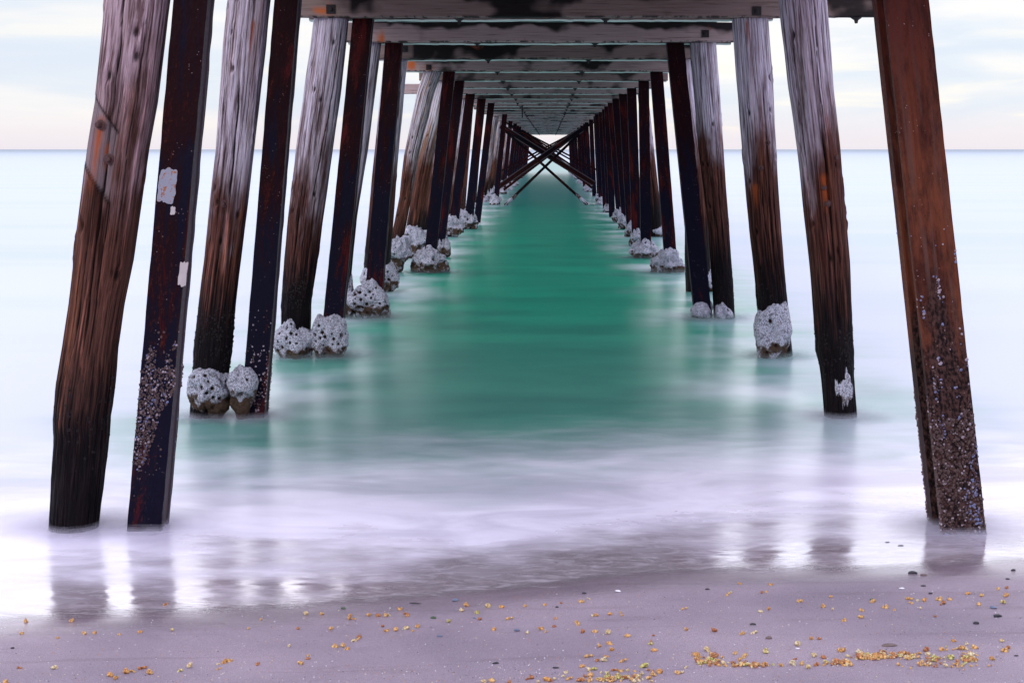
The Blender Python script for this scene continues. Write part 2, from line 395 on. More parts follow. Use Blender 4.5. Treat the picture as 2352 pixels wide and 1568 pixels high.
def px_profile(k, rows):
    """rows (py,left,right) -> arrays of height, centre x, radius at bent k"""
    Yk = BY(k); R = sorted(((Z(py, Yk), X((l+r)/2, Yk), (r-l)/2*Yk/F) for py, l, r in rows))
    return np.array(R)
def ext(R, z):
    cx = np.interp(z, R[:, 0], R[:, 1]); rr = np.interp(z, R[:, 0], R[:, 2])
    for lo, i, j in ((True, 0, 1), (False, -1, -2)):
        s_ = (R[i, 1]-R[j, 1])/(R[i, 0]-R[j, 0])
        msk = z < R[i, 0] if lo else z > R[i, 0]
        cx = np.where(msk, R[i, 1]+s_*(z-R[i, 0]), cx)
    return cx, rr
def timber_mesh(k, rows, seed, hires, mat, cracks=(), notch=None, rust=()):
    R = px_profile(k, rows); ztop = B+.0
    nt, nz = (160, 300) if hires else (56, 90)
    zs = np.linspace(-.7, ztop, nz); th = np.linspace(0, 2*math.pi, nt, endpoint=False)
    cx, rr = ext(R, zs); x0 = float(np.interp(0, zs, cx))
    TH, ZS = np.meshgrid(th, zs); CX = np.repeat(cx[:, None], nt, 1); RR = np.repeat(rr[:, None], nt, 1)
    ct, sn = np.cos(TH), np.sin(TH)
    wv = 1-sst(.9, 2.3, ZS)
    mod = 1+.05*fbm(ct*1.1+seed, sn*1.1, ZS*.9, 3)
    fl = fbm(ct*11+seed*3, sn*11, ZS*.7+seed, 3)
    mod += (.010+.045*wv)*(1-np.abs(fl)*2)*.55
    if hires: mod += (.006+.016*wv)*vn(ct*34, sn*34+seed, ZS*2.2)
    # worn waist and ragged growth band just over the water
    band = np.exp(-((ZS-.55)/.28)**2)
    mod += band*(.05+.06*fbm(ct*4+seed, sn*4, ZS*9, 3))*(.6 if k > 1 else .4)
    crk = np.zeros_like(TH)
    for (tc0, z0, z1, wd, dp, me_) in cracks:
        tt = tc0+me_*(ZS-z0)/(z1-z0)+.05*vn(ZS*3+seed, 0*ZS, 0*ZS)+.02*vn(ZS*11, 0*ZS+4, 0*ZS)
        dd = np.abs((TH-tt+math.pi) % (2*math.pi)-math.pi)
        tap = np.clip(np.minimum((ZS-z0)/.25, (z1-ZS)/.25), 0, 1)
        w_ = wd*(.45+.55*tap)*(1+.4*vn(ZS*7, 0*ZS+9+seed, 0*ZS))
        c_ = np.where((ZS > z0) & (ZS < z1), np.exp(-(dd/np.maximum(w_, 1e-3))**2)*tap, 0)
        mod -= dp*c_; crk = np.maximum(crk, sst(.25, .8, c_))
    # many fine drying checks
    chk = vn(ct*22+seed*5, sn*22, ZS*.55+seed*2)
    cc = sst(.62, .80, np.abs(chk))*sst(.0, .3, vn(ct*5, sn*5+seed, ZS*1.1)+.25)
    if hires: crk = np.maximum(crk, cc*.75); mod -= .02*cc
    kr = np.random.RandomState(int(seed*10))
    for _ in range(9 if hires else 3):
        kt, kz = kr.uniform(-PI, 0), kr.uniform(.9, 3.6); kd = np.sqrt((((TH-kt+PI) % (2*PI)-PI)*RR/.022)**2+((ZS-kz)/.045)**2)
        kk = np.exp(-kd**2); mod += .05*np.exp(-(kd-1.4)**2*2)-.10*kk; crk = np.maximum(crk, sst(.45, .85, kk)*.85)
    xo = ct*RR*mod; yo = sn*RR*mod
    tint = np.zeros_like(TH)
    if notch:
        xz, front = notch
        m_ = 0
        for (xa, za, xb, zb, hgt) in xz:
            zl = za+(xo-xa)*(zb-za)/(xb-xa)         # upper diagonal line
            s1 = sst(0, .014, zl-ZS)*sst(0, .014, ZS-(zl-hgt))*sst(0, .02, xb+.0-xo)*(yo < 0)
            edge = np.exp(-((zl-ZS)/.012)**2)*(xo < xb)*(xo > xa-.2)*(yo < 0)
            edge2 = np.exp(-((zl-hgt-ZS)/.012)**2)*(xo < xb)*(xo > xa-.3)*(yo < 0)
            yo = np.where(s1 > 0, yo*(1-.16*s1), yo); crk = np.maximum(crk, np.maximum(edge, edge2)*.9); tint = np.maximum(tint, s1*.8)
    ru = np.zeros_like(TH)
    for (px, py, ln, wd) in rust:
        bx = X(px, BY(k)) - np.interp(Z(py, BY(k)), zs, cx); bz = Z(py, BY(k))
        ru = np.maximum(ru, np.exp(-((xo-bx)/(wd*(1+.4*vn(ZS*9, ZS*0, ZS*0))))**2)*(yo < 0)*sst(bz-ln, bz-.1*ln, ZS)*sst(bz+.07, bz+.0, ZS))
    V = np.stack([CX-x0+xo, yo, ZS], -1).reshape(-1, 3)
    rest = np.stack([ct*RR, sn*RR, ZS], -1).reshape(-1, 3)
    Fc = [tuple(f) for f in grid_faces(nt, nz, True)]
    Fc.append(tuple(range((nz-1)*nt, nz*nt)))
    me = mesh('timber_pile', V, Fc, mat, attrs={'rest': rest, 'crk': crk.ravel(), 'tint': tint.ravel(), 'rust': ru.ravel()})
    return me, x0, R

def bolt_mesh(r=.022, d=.02):
    bm = bmesh.new()
    bmesh.ops.create_cone(bm, cap_ends=True, segments=16, radius1=r*1.5, radius2=r*1.5, depth=d*.3, matrix=Matrix.Rotation(math.pi/2, 4, 'X'))
    bmesh.ops.create_cone(bm, cap_ends=True, segments=6, radius1=r, radius2=r*.85, depth=d*1.6, matrix=Matrix.Translation((0, -d*.8, 0)) @ Matrix.Rotation(math.pi/2, 4, 'X'))
    bmesh.ops.bevel(bm, geom=bm.edges[:], offset=r*.12, segments=1, affect='EDGES')
    me = bpy.data.meshes.new('bolt'); bm.to_mesh(me); bm.free(); me.materials.append(M_bolt); return me
ME_bolt = bolt_mesh()
def add_bolt(parent, k, R, px, py):
    """bolt head on the seaward-facing front of a pile"""
    Yk = BY(k); z = Z(py, Yk); bx = X(px, Yk)
    cx, rr = ext(R, np.array([z])); dx = bx-cx[0]; r = rr[0]*.99
    yy = -math.sqrt(max(r*r-dx*dx, 0))
    o = obj('bolt', ME_bolt, parent, (bx-parent['_x0'], yy, z)); o.rotation_euler = (0, 0, math.asin(max(-1, min(1, dx/r))))
    return o

# worm and oyster clumps: pitted blobs
def ico(level):
    bm = bmesh.new(); bmesh.ops.create_icosphere(bm, subdivisions=level, radius=1.0)
    V = np.array([v.co[:] for v in bm.verts]); Fc = [tuple(v.index for v in f.verts) for f in bm.faces]; bm.free(); return V, Fc
ICO = {l: ico(l) for l in (3, 4, 5, 6)}
def clump_mesh(wx, hz, wy, seed, level=6, pits=60, pitr=.028, shape='pear', ragged=.16, lowf=.25):
    V, Fc = ICO[level]; n = V.copy(); rs = np.random.RandomState(seed)
    x, y, z = n[:, 0], n[:, 1], n[:, 2]
    ra = fbm(x*2.1+seed, y*2.1, z*2.1, 4)
    rg = max(0, ragged-.12)
    r = 1+rg*1.5*(.35-np.abs(ra)*.9)+(.2+ragged*.6)*fbm(x*1.3, y*1.3+seed, z*1.3, 2)+.03*fbm(x*9, y*9+seed, z*9, 3)
    P = n*r[:, None]
    if shape == 'pear': s_ = 1.0-.34*sst(-.2, 1.0, z)
    elif shape == 'drop': s_ = 1.0-.5*sst(.1, -1.0, z)
    else: s_ = np.ones_like(z)
    P[:, 0] *= s_; P[:, 1] *= s_
    P[:, 2] -= sst(-.3, -.7, z)*.28*np.maximum(0, fbm(x*3.2+seed, y*3.2, 0*x, 2))
    P[:, 2] += sst(.4, .9, z)*.09*np.maximum(0, fbm(x*4.2+seed, y*4.2, 0*x+3, 2))
    P = P*np.array([wx/2, wy/2, hz/2])
    pit = np.zeros(len(P))
    if pits:
        nn = n/np.array([wx, wy, hz]); nn /= np.linalg.norm(nn, axis=1)[:, None]
        idx = rs.choice(len(P), pits*3); cen = []
        for i in idx:
            if n[i, 2] > .62: continue
            if all(np.linalg.norm(P[i]-c[0]) > pitr*2.1 for c in cen): cen.append((P[i].copy(), pitr*rs.uniform(.45, 1.2)))
            if len(cen) >= pits: break
        dep = np.zeros(len(P))
        for c, rad in cen:
            d = np.linalg.norm(P-c, axis=1)
            k_ = 1-sst(rad*.55, rad, d); dep = np.maximum(dep, k_*rad*1.3); pit = np.maximum(pit, 1-sst(rad*.5, rad*.85, d))
            rim = np.exp(-((d-rad*1.15)/(rad*.25))**2); dep -= rim*rad*.10
        P = P-nn*dep[:, None]
    low = sst(lowf, -lowf*1.6, z) if lowf > -1 else np.ones_like(z)*1.2
    return mesh('clump', P, Fc, M_clump, attrs={'rest': P.copy(), 'pit': pit, 'low': low*.9})
def clump_px(parent, k, l, t, r, b, seed, name='shell_clump', label=None, dy=0., wy=None, **kw):
    Yk = BY(k); x0, x1 = X(l, Yk), X(r, Yk); z1, z0 = Z(t, Yk), Z(b, Yk)
    z0 -= .06
    me = clump_mesh(x1-x0, z1-z0, wy or max(.38, x1-x0), seed, **kw)
    return obj(name, me, parent, ((x0+x1)/2-parent['_x0'], dy, (z0+z1)/2), label)

# --- near timber piles measured on the picture (bent, rows of py,left,right)
fr = -PI/2
near = [
 ('L1', 1, [(1210, 115, 225), (1100, 122, 238), (1000, 130, 248), (960, 127, 250), (880, 135, 262), (800, 148, 268), (700, 163, 283), (600, 175, 303), (470, 190, 322), (343, 206, 340), (235, 222, 360), (120, 231, 375), (0, 243, 392)], M_timL, True,
   [(fr+.02, 1.0, 4.0, .045, .16, -.28), (fr+.30, .9, 2.2, .03, .10, -.1), (fr-.42, .9, 1.9, .03, .1, .1), (fr+.65, 1.5, 3.2, .02, .05, -.1)]),
 ('L2', 2, [(960, 436, 502), (900, 440, 520), (800, 447, 532), (700, 458, 540), (600, 470, 552), (450, 485, 570), (343, 497, 583), (200, 507, 600), (100, 515, 612), (0, 527, 622)], M_tim, True,
   [(fr+.25, 1.7, 3.0, .05, .16, -.12), (fr-.75, 1.2, 3.4, .03, .08, .1), (fr-.1, .6, 1.6, .03, .08, .1)]),
 ('L3', 3, [(820, 645, 710), (700, 648, 712), (600, 654, 727), (500, 662, 740), (343, 681, 763), (200, 700, 783), (40, 722, 800)], M_tim, True,
   [(fr+.45, 1.6, 3.8, .035, .10, .5), (fr-.3, .9, 2.1, .035, .12, .1)]),
 ('L4', 4, [(727, 750, 800), (640, 757, 806), (500, 772, 820), (343, 795, 845), (98, 827, 876)], M_tim, False, []),
 ('L5', 5, [(664, 836, 892), (600, 838, 895), (376, 859, 914), (141, 881, 936)], M_tim, False, [(fr+.6, 1.0, 3.6, .06, .12, .2)]),
 ('L6', 6, [(622, 895, 920), (548, 899, 927), (450, 918, 946), (357, 928, 962), (216, 957, 996), (168, 972, 1013)], M_timS, True, [(fr+.2, 1.5, 3.7, .04, .1, .3), (fr-.4, .8, 2.0, .04, .12, .1)]),
 ('L7', 7, [(589, 925, 956), (525, 933, 965), (357, 962, 996), (192, 1002, 1034)], M_timS, False, [(fr, .8, 3.0, .08, .12, .1)]),
 ('R2', 2, [(965, 1894, 1968), (860, 1887, 1960), (800, 1876, 1958), (600, 1859, 1950), (527, 1851, 1944), (343, 1831, 1930), (200, 1812, 1915), (0, 1791, 1900)], M_tim, True,
   [(fr+.10, .7, 2.6, .04, .14, -.05), (fr-.18, 1.0, 2.0, .03, .12, 0.), (fr-.95, 1.6, 3.4, .03, .10, .1), (fr+.35, .8, 1.9, .025, .08, .05), (fr+.15, 2.4, 3.7, .02, .06, .1)]),
 ('R3', 3, [(818, 1756, 1818), (740, 1745, 1810), (650, 1736, 1803), (527, 1721, 1793), (343, 1705, 1783), (200, 1694, 1774), (38, 1682, 1762)], M_tim, True,
   [(fr+.25, .9, 3.2, .035, .11, .15), (fr-.1, .8, 2.0, .04, .13, .0), (fr+.6, .8, 2.4, .03, .1, 0)]),
 ('R4', 4, [(727, 1640, 1688), (640, 1636, 1682), (527, 1628, 1674), (343, 1604, 1662), (200, 1592, 1652), (98, 1584, 1644)], M_tim, True,
   [(fr+.2, .9, 2.3, .05, .13, .1), (fr-.3, .8, 1.8, .04, .13, .0)]),
 ('R5', 5, [(670, 1576, 1636), (500, 1573, 1625), (343, 1562, 1610), (141, 1546, 1588)], M_tim, False, []),
 ('R9', 9, [(540, 1494, 1521), (450, 1488, 1514), (357, 1478, 1503), (220, 1465, 1490)], M_tim, False, [(fr, .8, 2.6, .08, .12, .1)]),
]
PL = {}
y1 = BY(1)
for key, k, rows, mt, hi_, cracks in near:
    notch = None; rust = ()
    if key == 'L1':
        def rel(px, py):
            zc = Z(py, y1); R_ = px_profile(1, rows); cx_, _ = ext(R_, np.array([zc])); return X(px, y1)-cx_[0], zc
        a = rel(233, 235); b = rel(287, 299)
        notch = ([(a[0]-.0, a[1]+.02, b[0]+.02, b[1]-.02, .42)], 0)
        rust = ((247, 285, .5, .03), (262, 345, .15, .012))
    if key == 'R2': rust = ((1882, 410, .35, .025),)
    if key == 'L2': rust = ((590, 60, .5, .012),)
    if key == 'R3': rust = ((1710, 60, .3, .012), (1730, 430, .3, .03))
    me, x0, R = timber_mesh(k, rows, len(PL)*3.7+1.3, hi_, mt, cracks, notch, rust)
    o = part('timber_pile', me, x0, BY(k)); o['_x0'] = x0; PL[key] = (o, R, k)
lab = {'L1': 'thick brown timber pile with a diamond repair notch and long split', 'L2': 'pale split timber pile with shell clump low down', 'R2': 'pale silvery timber pile with rusty bolts', 'R3': 'timber pile with a big pale shell growth on its side', 'L6': 'rust-streaked leaning timber pile'}
for k_, v in lab.items(): PL[k_][0]['label'] = v
for key, pts in {'L1': [(249, 288), (270, 365)], 'L2': [(523, 466)], 'R2': [(1909, 362), (1882, 430), (1891, 466)], 'R3': [(1758, 328), (1742, 385)]}.items():
    o, R, k = PL[key]
    for px, py in pts: add_bolt(o, k, R, px, py)
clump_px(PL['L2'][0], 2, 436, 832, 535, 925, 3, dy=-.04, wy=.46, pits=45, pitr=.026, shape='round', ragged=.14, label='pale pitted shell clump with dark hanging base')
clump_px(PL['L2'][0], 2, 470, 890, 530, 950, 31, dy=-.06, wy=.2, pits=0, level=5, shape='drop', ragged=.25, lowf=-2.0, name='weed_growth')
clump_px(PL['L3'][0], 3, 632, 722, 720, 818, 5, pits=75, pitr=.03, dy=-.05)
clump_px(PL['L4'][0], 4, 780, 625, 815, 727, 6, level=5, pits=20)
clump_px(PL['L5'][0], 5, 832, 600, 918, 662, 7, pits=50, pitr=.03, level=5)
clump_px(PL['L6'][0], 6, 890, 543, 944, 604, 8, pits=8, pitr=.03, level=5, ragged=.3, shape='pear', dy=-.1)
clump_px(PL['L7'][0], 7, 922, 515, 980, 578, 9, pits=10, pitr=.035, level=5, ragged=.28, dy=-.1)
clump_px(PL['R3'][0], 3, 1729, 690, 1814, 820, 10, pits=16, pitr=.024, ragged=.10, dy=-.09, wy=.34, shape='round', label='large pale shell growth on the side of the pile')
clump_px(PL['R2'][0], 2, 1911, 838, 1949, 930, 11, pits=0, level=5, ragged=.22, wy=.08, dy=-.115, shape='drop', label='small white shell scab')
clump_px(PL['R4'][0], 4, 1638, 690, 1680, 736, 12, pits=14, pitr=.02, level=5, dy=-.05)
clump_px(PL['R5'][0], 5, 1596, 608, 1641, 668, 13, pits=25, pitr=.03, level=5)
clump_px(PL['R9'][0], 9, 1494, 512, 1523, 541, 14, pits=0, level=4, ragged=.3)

# --- steel H piles
def h_mesh(dx, x_b, x_t, zb, zt, wf, dp, mat, seed, tf=.016, tw=.014, nz=60, name='steel_pile', box=True, tr=None):
    """H section extruded; flanges face the shore and the sea"""
    a, d = wf/2, dp/2; b = tw/2
    if box: b = a-.012; tf = .034
    tr = tr or tf
    pr = [(-a, -d), (a, -d), (a, -d+tf), (b, -d+tf), (b, d-tr), (a, d-tr), (a, d), (-a, d), (-a, d-tr), (-b, d-tr), (-b, -d+tf), (-a, -d+tf)]
    dense = []
    for i in range(12):
        p, q = pr[i], pr[(i+1) % 12]; L = math.hypot(q[0]-p[0], q[1]-p[1]); n = max(1, int(L/.035))
        for j in range(n): dense.append((p[0]+(q[0]-p[0])*j/n, p[1]+(q[1]-p[1])*j/n))
    D = np.array(dense); m = len(D); zs = np.linspace(zb, zt, nz)
    P = np.repeat(D[None], nz, 0); ZS = np.repeat(zs[:, None], m, 1)
    cx = x_b+(x_t-x_b)*(ZS-zb)/(zt-zb)
    dent = .0022*vn(P[..., 0]*20+seed, P[..., 1]*20, ZS*9)
    xx = P[..., 0]*(1+dent*3)+dent; yy = P[..., 1]+dent*.6
    V = np.stack([cx+xx, yy, ZS], -1).reshape(-1, 3)
    rest = np.stack([P[..., 0], P[..., 1], ZS], -1).reshape(-1, 3)
    Fc = [tuple(f) for f in grid_faces(m, nz, True)]; Fc.append(tuple(range((nz-1)*m, nz*m)))
    return mesh(name, V, Fc, mat, smooth=False, attrs={'rest': rest})
def steel(k, pb, pt, wf=.21, dp=.17, mat=None, label=None, seed=None):
    """pb, pt: (px,py) of the front-face axis low and high"""
    Yk = BY(k)-dp/2
    xb, zb_, xt, zt_ = X(pb[0], Yk), Z(pb[1], Yk), X(pt[0], Yk), Z(pt[1], Yk)
    s_ = (xt-xb)/(zt_-zb_); zlo, zhi = -.7, B-.002
    xl, xh = xb+s_*(zlo-zb_), xb+s_*(zhi-zb_); x0 = xb+s_*(0-zb_)
    me = h_mesh(0, xl-x0, xh-x0, zlo, zhi, wf, dp, mat or M_st, seed or k, nz=140 if k < 5 else 40, box=mat is None, **({'tf': .045, 'tr': .12} if mat else {}))
    o = part('steel_pile', me, x0, BY(k), 0, label); o['_x0'] = x0
    return o
ST = {}
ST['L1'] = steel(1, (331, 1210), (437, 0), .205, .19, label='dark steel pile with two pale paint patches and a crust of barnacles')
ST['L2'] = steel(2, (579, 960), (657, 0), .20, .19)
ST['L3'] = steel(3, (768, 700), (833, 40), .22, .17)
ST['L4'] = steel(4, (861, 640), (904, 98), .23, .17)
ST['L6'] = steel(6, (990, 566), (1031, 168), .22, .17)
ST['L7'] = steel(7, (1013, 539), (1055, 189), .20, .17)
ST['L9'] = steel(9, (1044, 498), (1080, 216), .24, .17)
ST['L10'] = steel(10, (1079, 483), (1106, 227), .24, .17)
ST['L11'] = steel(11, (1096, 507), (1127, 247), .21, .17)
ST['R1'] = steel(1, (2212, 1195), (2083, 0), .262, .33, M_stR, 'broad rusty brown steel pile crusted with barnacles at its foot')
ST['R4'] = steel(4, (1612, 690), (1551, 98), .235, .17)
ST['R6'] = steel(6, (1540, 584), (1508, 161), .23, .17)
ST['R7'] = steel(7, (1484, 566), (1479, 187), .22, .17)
for k, cb, ctp in ((8, 1462, 1451), (9, 1448, 1431), (10, 1436, 1415), (11, 1422, 1404)):
    ST['R%d' % k] = steel(k, (cb, HY+HC*F/BY(k)-40), (ctp, 343-1.45*F/BY(k)), .22, .17)
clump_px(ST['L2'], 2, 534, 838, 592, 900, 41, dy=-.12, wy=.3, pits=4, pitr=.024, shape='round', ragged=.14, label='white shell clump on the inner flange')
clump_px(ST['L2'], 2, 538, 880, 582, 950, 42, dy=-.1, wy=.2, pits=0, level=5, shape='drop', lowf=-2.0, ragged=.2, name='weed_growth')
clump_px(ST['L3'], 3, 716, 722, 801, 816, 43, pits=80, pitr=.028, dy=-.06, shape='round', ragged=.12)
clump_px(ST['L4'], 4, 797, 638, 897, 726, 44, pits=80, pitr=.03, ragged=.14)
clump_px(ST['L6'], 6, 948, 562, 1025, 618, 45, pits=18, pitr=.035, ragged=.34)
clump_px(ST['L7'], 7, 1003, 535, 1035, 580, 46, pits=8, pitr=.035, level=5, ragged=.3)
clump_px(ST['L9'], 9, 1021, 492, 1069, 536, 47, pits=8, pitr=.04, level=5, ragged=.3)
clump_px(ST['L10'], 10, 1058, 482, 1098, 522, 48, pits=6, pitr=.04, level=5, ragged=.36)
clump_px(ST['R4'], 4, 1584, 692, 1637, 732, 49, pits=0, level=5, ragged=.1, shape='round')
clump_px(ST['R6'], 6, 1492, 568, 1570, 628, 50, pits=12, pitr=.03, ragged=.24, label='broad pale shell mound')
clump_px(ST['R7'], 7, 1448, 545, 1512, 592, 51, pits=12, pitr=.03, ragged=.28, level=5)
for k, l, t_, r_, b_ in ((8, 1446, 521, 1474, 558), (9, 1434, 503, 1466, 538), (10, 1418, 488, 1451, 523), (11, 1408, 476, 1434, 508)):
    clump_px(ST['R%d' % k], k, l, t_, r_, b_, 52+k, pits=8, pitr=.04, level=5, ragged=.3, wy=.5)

# pale paint patches on the left steel pile
def patch_mesh(wx, hz, seed, mat):
    n = 70; ang = np.linspace(0, 2*PI, n, endpoint=False)
    pts = []
    for a in ang:
        c_, s_ = math.cos(a), math.sin(a); q = 1/max(abs(c_), abs(s_))**.75
        r = q*(1+.11*float(fbm(np.array(c_*3+seed), np.array(s_*3), np.array(0.), 4)))
        pts.append((c_*r*wx/2, s_*r*hz/2))
    V = [(x, 0, z) for x, z in pts]+[(x, .004, z) for x, z in pts]
    Fc = [tuple(range(n))[::-1], tuple(range(n, 2*n))]+[(i, (i+1) % n, n+(i+1) % n, n+i) for i in range(n)]
    return mesh('patch', V, Fc, mat, smooth=False)
def patchmat():
    m, t = newmat('flaking_paint'); ob = t.n('ShaderNodeTexCoord').outputs['Object']
    n = t.noise(ob, 14, 5, .65); c = t.mix(n, (.15, .16, .21), (.25, .265, .31))
    c = t.mix(t.ramp(t.noise(ob, 30, 5, .7), .53, .60), c, (.22, .07, .02))
    out(t, t.n('ShaderNodeBsdfPrincipled', {'Base Color': c, 'Roughness': .6})); return m
MP = patchmat(); MP2 = simple('cream_paint', (.36, .33, .32), .6, .2, 20)
def on_steel(o, k, px, py, me, name, dp=.19):
    Yf = BY(k)-dp/2-.006; o2 = obj(name, me, o, (X(px, Yf)-o['_x0'], -dp/2-.006, Z(py, Yf))); o2.rotation_euler = (0, .115 if px < VX else -.14, 0); return o2
on_steel(ST['L1'], 1, 383, 427, patch_mesh(.105, .205, 2, MP), 'paint_patch')
on_steel(ST['L1'], 1, 420, 629, patch_mesh(.050, .14, 6, MP2), 'paint_patch')
on_steel(ST['L1'], 1, 397, 484, patch_mesh(.030, .05, 9, MP2), 'paint_patch')

# barnacle crusts: truncated cones scattered on a face (one part each)
def barnacles(parent, pts, mats, name='barnacle_crust'):
    """pts: (x,y,z,nx,ny,r,mat)"""
    V = []; Fc = []; mi = []
    for (x, y, z, nx, ny, r, mt) in pts:
        n = Vector((nx, ny, rng.uniform(-.25, .25))).normalized(); u = n.orthogonal().normalized(); v = n.cross(u); b0 = len(V); h = r*rng.uniform(.7, 1.3)
        sx = rng.uniform(.8, 1.25)
        for rr, hh in ((1, 0), (.62, h), (.36, h*.95), (.30, h*.35)):
            for i in range(6):
                a = i*PI/3; p = Vector((x, y, z))+u*math.cos(a)*r*rr*sx+v*math.sin(a)*r*rr+n*(hh-.002); V.append(tuple(p))
        for j in range(3):
            for i in range(6):
                Fc.append((b0+j*6+i, b0+j*6+(i+1) % 6, b0+j*6+6+(i+1) % 6, b0+j*6+6+i)); mi.append(mt)
        Fc.append(tuple(b0+18+i for i in range(6))); mi.append(len(mats)-1)
    me = mesh(name, V, Fc, None, smooth=False, mats=mats, midx=mi)
    o = obj(name, me, parent); o['kind'] = 'stuff'; return o
def face_pts(o, k, z0, z1, wf, dp, s_, n, dens, rmin, rmax, mts, side, zoned=False):
    pts = []; x00 = 0
    for i in range(n):
        z = rng.uniform(z0, z1); cxz = s_*z
        f = rng.random()
        if f < .72: x = rng.uniform(-wf/2, wf/2); y = -dp/2; nx, ny = 0, -1; u = x/wf
        else: x = side*wf/2; y = rng.choice([rng.uniform(-dp/2, -dp/2+.02), rng.uniform(dp/2-.03, dp/2)]); nx, ny = side, 0; u = side*.5
        if rng.random() > dens(u, z): continue
        mt_ = rng.choices(range(len(mts)), mts)[0]
        if zoned and z > 1.0: mt_ = 1 if rng.random() < .6 else 2
        elif zoned and mt_: mt_ = (2 if nzf(u, z, 5, 5) > .1 else 0) if rng.random() < .8 else 1
        pts.append((cxz+x, y, z, nx, ny, rmin+(rmax-rmin)*rng.random()**2, mt_))
    return pts
def nzf(u, z, a, b): return float(vn(np.array(u*a+3.1), np.array(z*b), np.array(.5)))
o = ST['L1']; sl = (X(437, 8.55)-X(331, 8.55))/(Z(0, 8.55)-Z(1210, 8.55))
def dL(u, z):    # diamond-shaped crust between 0.42 and 1.2 m, wider left
    zt = 1.16-.1*(u+.5)+.12*nzf(u, z, 6, 2); zb = .40+.62*max(0, u+.22)+.08*nzf(u, z, 5, 1)
    return .9 if zb < z < zt and (z < .98 or nzf(u, z, 7, 9) > -.1) else .02
barnacles(o, face_pts(o, 1, .30, 1.30, .205, .19, sl, 3600, dL, .004, .0085, [7, 1, .6], 1), [M_barn, M_barnP, M_barnB, M_iron])
o = ST['R1']; sr = (X(2083, 8.5)-X(2212, 8.5))/(Z(0, 8.5)-Z(1195, 8.5))
def dR(u, z):
    if z > 1.0: return .9 if nzf(u+.3, z, 6, 6) > .30+.15*(z-1) and u > -.4 else .01
    return (.75 if nzf(u, z, 9, 11) > -.25 else .22) if (z < .74+.14*nzf(u, z, 6, 3)) else (.5 if nzf(u, z, 7, 9) > .42 else .03)
barnacles(o, face_pts(o, 1, -.05, 1.85, .262, .33, sr, 8500, dR, .0028, .0095, [3, 1, 2.2], -1, True), [M_barn, M_barnP, M_barnB, M_iron])
sl2 = (X(657, 12.1)-X(579, 12.1))/(Z(0, 12.1)-Z(960, 12.1))
def d2(u, z): return .5 if z < .62+.2*nzf(u, z, 4, 4) and nzf(u, z, 7, 7) > .0 else (.05 if z < .95 else 0)
barnacles(ST['L2'], face_pts(ST['L2'], 2, .05, 1.1, .20, .19, sl2, 1300, d2, .005, .010, [3, 2, 0], 1), [M_barn, M_barnP, M_barnB, M_iron])
def bump_crust(o, R, k, z0, z1, n, rmin, rmax, mat, name='mussel_crust'):
    pts = []
    for i in range(n):
        z = rng.uniform(z0, z1); a = rng.uniform(0, 2*PI); cx_, r_ = ext(R, np.array([z]))
        env = 1-abs((z-(z0+z1)/2)/((z1-z0)/2))**2
        if rng.random() > env: continue
        pts.append((cx_[0]-o['_x0']+math.cos(a)*r_[0]*.99, math.sin(a)*r_[0]*.99, z, math.cos(a), math.sin(a), rng.uniform(rmin, rmax), 0))
    return barnacles(o, pts, [mat, M_iron], name)
for key, z0, z1, n in (('L1', .35, .95, 350), ('L2', .4, .95, 900), ('L3', .5, .95, 600), ('R2', .35, .8, 900), ('R3', .4, .85, 500), ('R4', .1, .75, 700)):
    o, R, k = PL[key]; bump_crust(o, R, k, z0, z1, n, .004, .012, M_dark)

# --- generic bents further out: shared meshes, one object per pile
def lean_timber(seed, mat):
    nt, nz = 28, 50; zs = np.linspace(-.7, B, nz); th = np.linspace(0, 2*PI, nt, endpoint=False); TH, ZS = np.meshgrid(th, zs)
    mod = 1+.10*fbm(np.cos(TH)*1.2+seed, np.sin(TH)*1.2, ZS*.9, 3)+.05*vn(np.cos(TH)*6, np.sin(TH)*6+seed, ZS)
    r = .15+.012*ZS; x = np.cos(TH)*r*mod; y = np.sin(TH)*r*mod
    V = np.stack([x+.13*ZS+.04*vn(ZS*.7+seed, ZS*0, ZS*0), y, ZS], -1).reshape(-1, 3); rest = np.stack([x, y, ZS], -1).reshape(-1, 3)
    z_ = np.zeros(nt*nz)
    return mesh('timber_pile', V, [tuple(f) for f in grid_faces(nt, nz, True)]+[tuple(range((nz-1)*nt, nz*nt))], mat, attrs={'rest': rest, 'crk': z_, 'tint': z_, 'rust': z_})
LT = [lean_timber(s_, m_) for s_, m_ in ((1, M_tim), (2, M_timS), (3, M_timL))]
GS = [h_mesh(0, -.07, .38, -.7, B-.002, .21, .17, m_, s_, nz=30) for s_, m_ in ((5, M_st), (6, M_st))]
GSR = [h_mesh(0, .03, -.17, -.7, B-.002, .21, .17, m_, s_, nz=30) for s_, m_ in ((7, M_st), (8, M_st))]
GO = [h_mesh(0, -.05, .30, -.7, B-.002, .26, .2, M_stO, 9, nz=30), h_mesh(0, .05, -.30, -.7, B-.002, .26, .2, M_stO, 9, nz=30)]
GC = [clump_mesh(.62, .62, .6, 80+i, level=4, pits=10, pitr=.045, ragged=.34) for i in range(4)]
def gen(name, me, x, k, flip=False, clump=True, mirror=False):
    o = part(name, me, x, BY(k))
    if mirror: o.scale = (-1, 1, 1)
    if clump:
        c = obj('shell_clump', GC[rng.randrange(4)], o, (rng.uniform(-.04, .04)*1, rng.uniform(-.08, .0), rng.uniform(.06, .2)))
        s_ = rng.uniform(.65, 1.05); c.scale = (s_, s_, s_*rng.uniform(.8, 1.25)); c.rotation_euler = (0, 0, rng.uniform(0, 6))
    return o
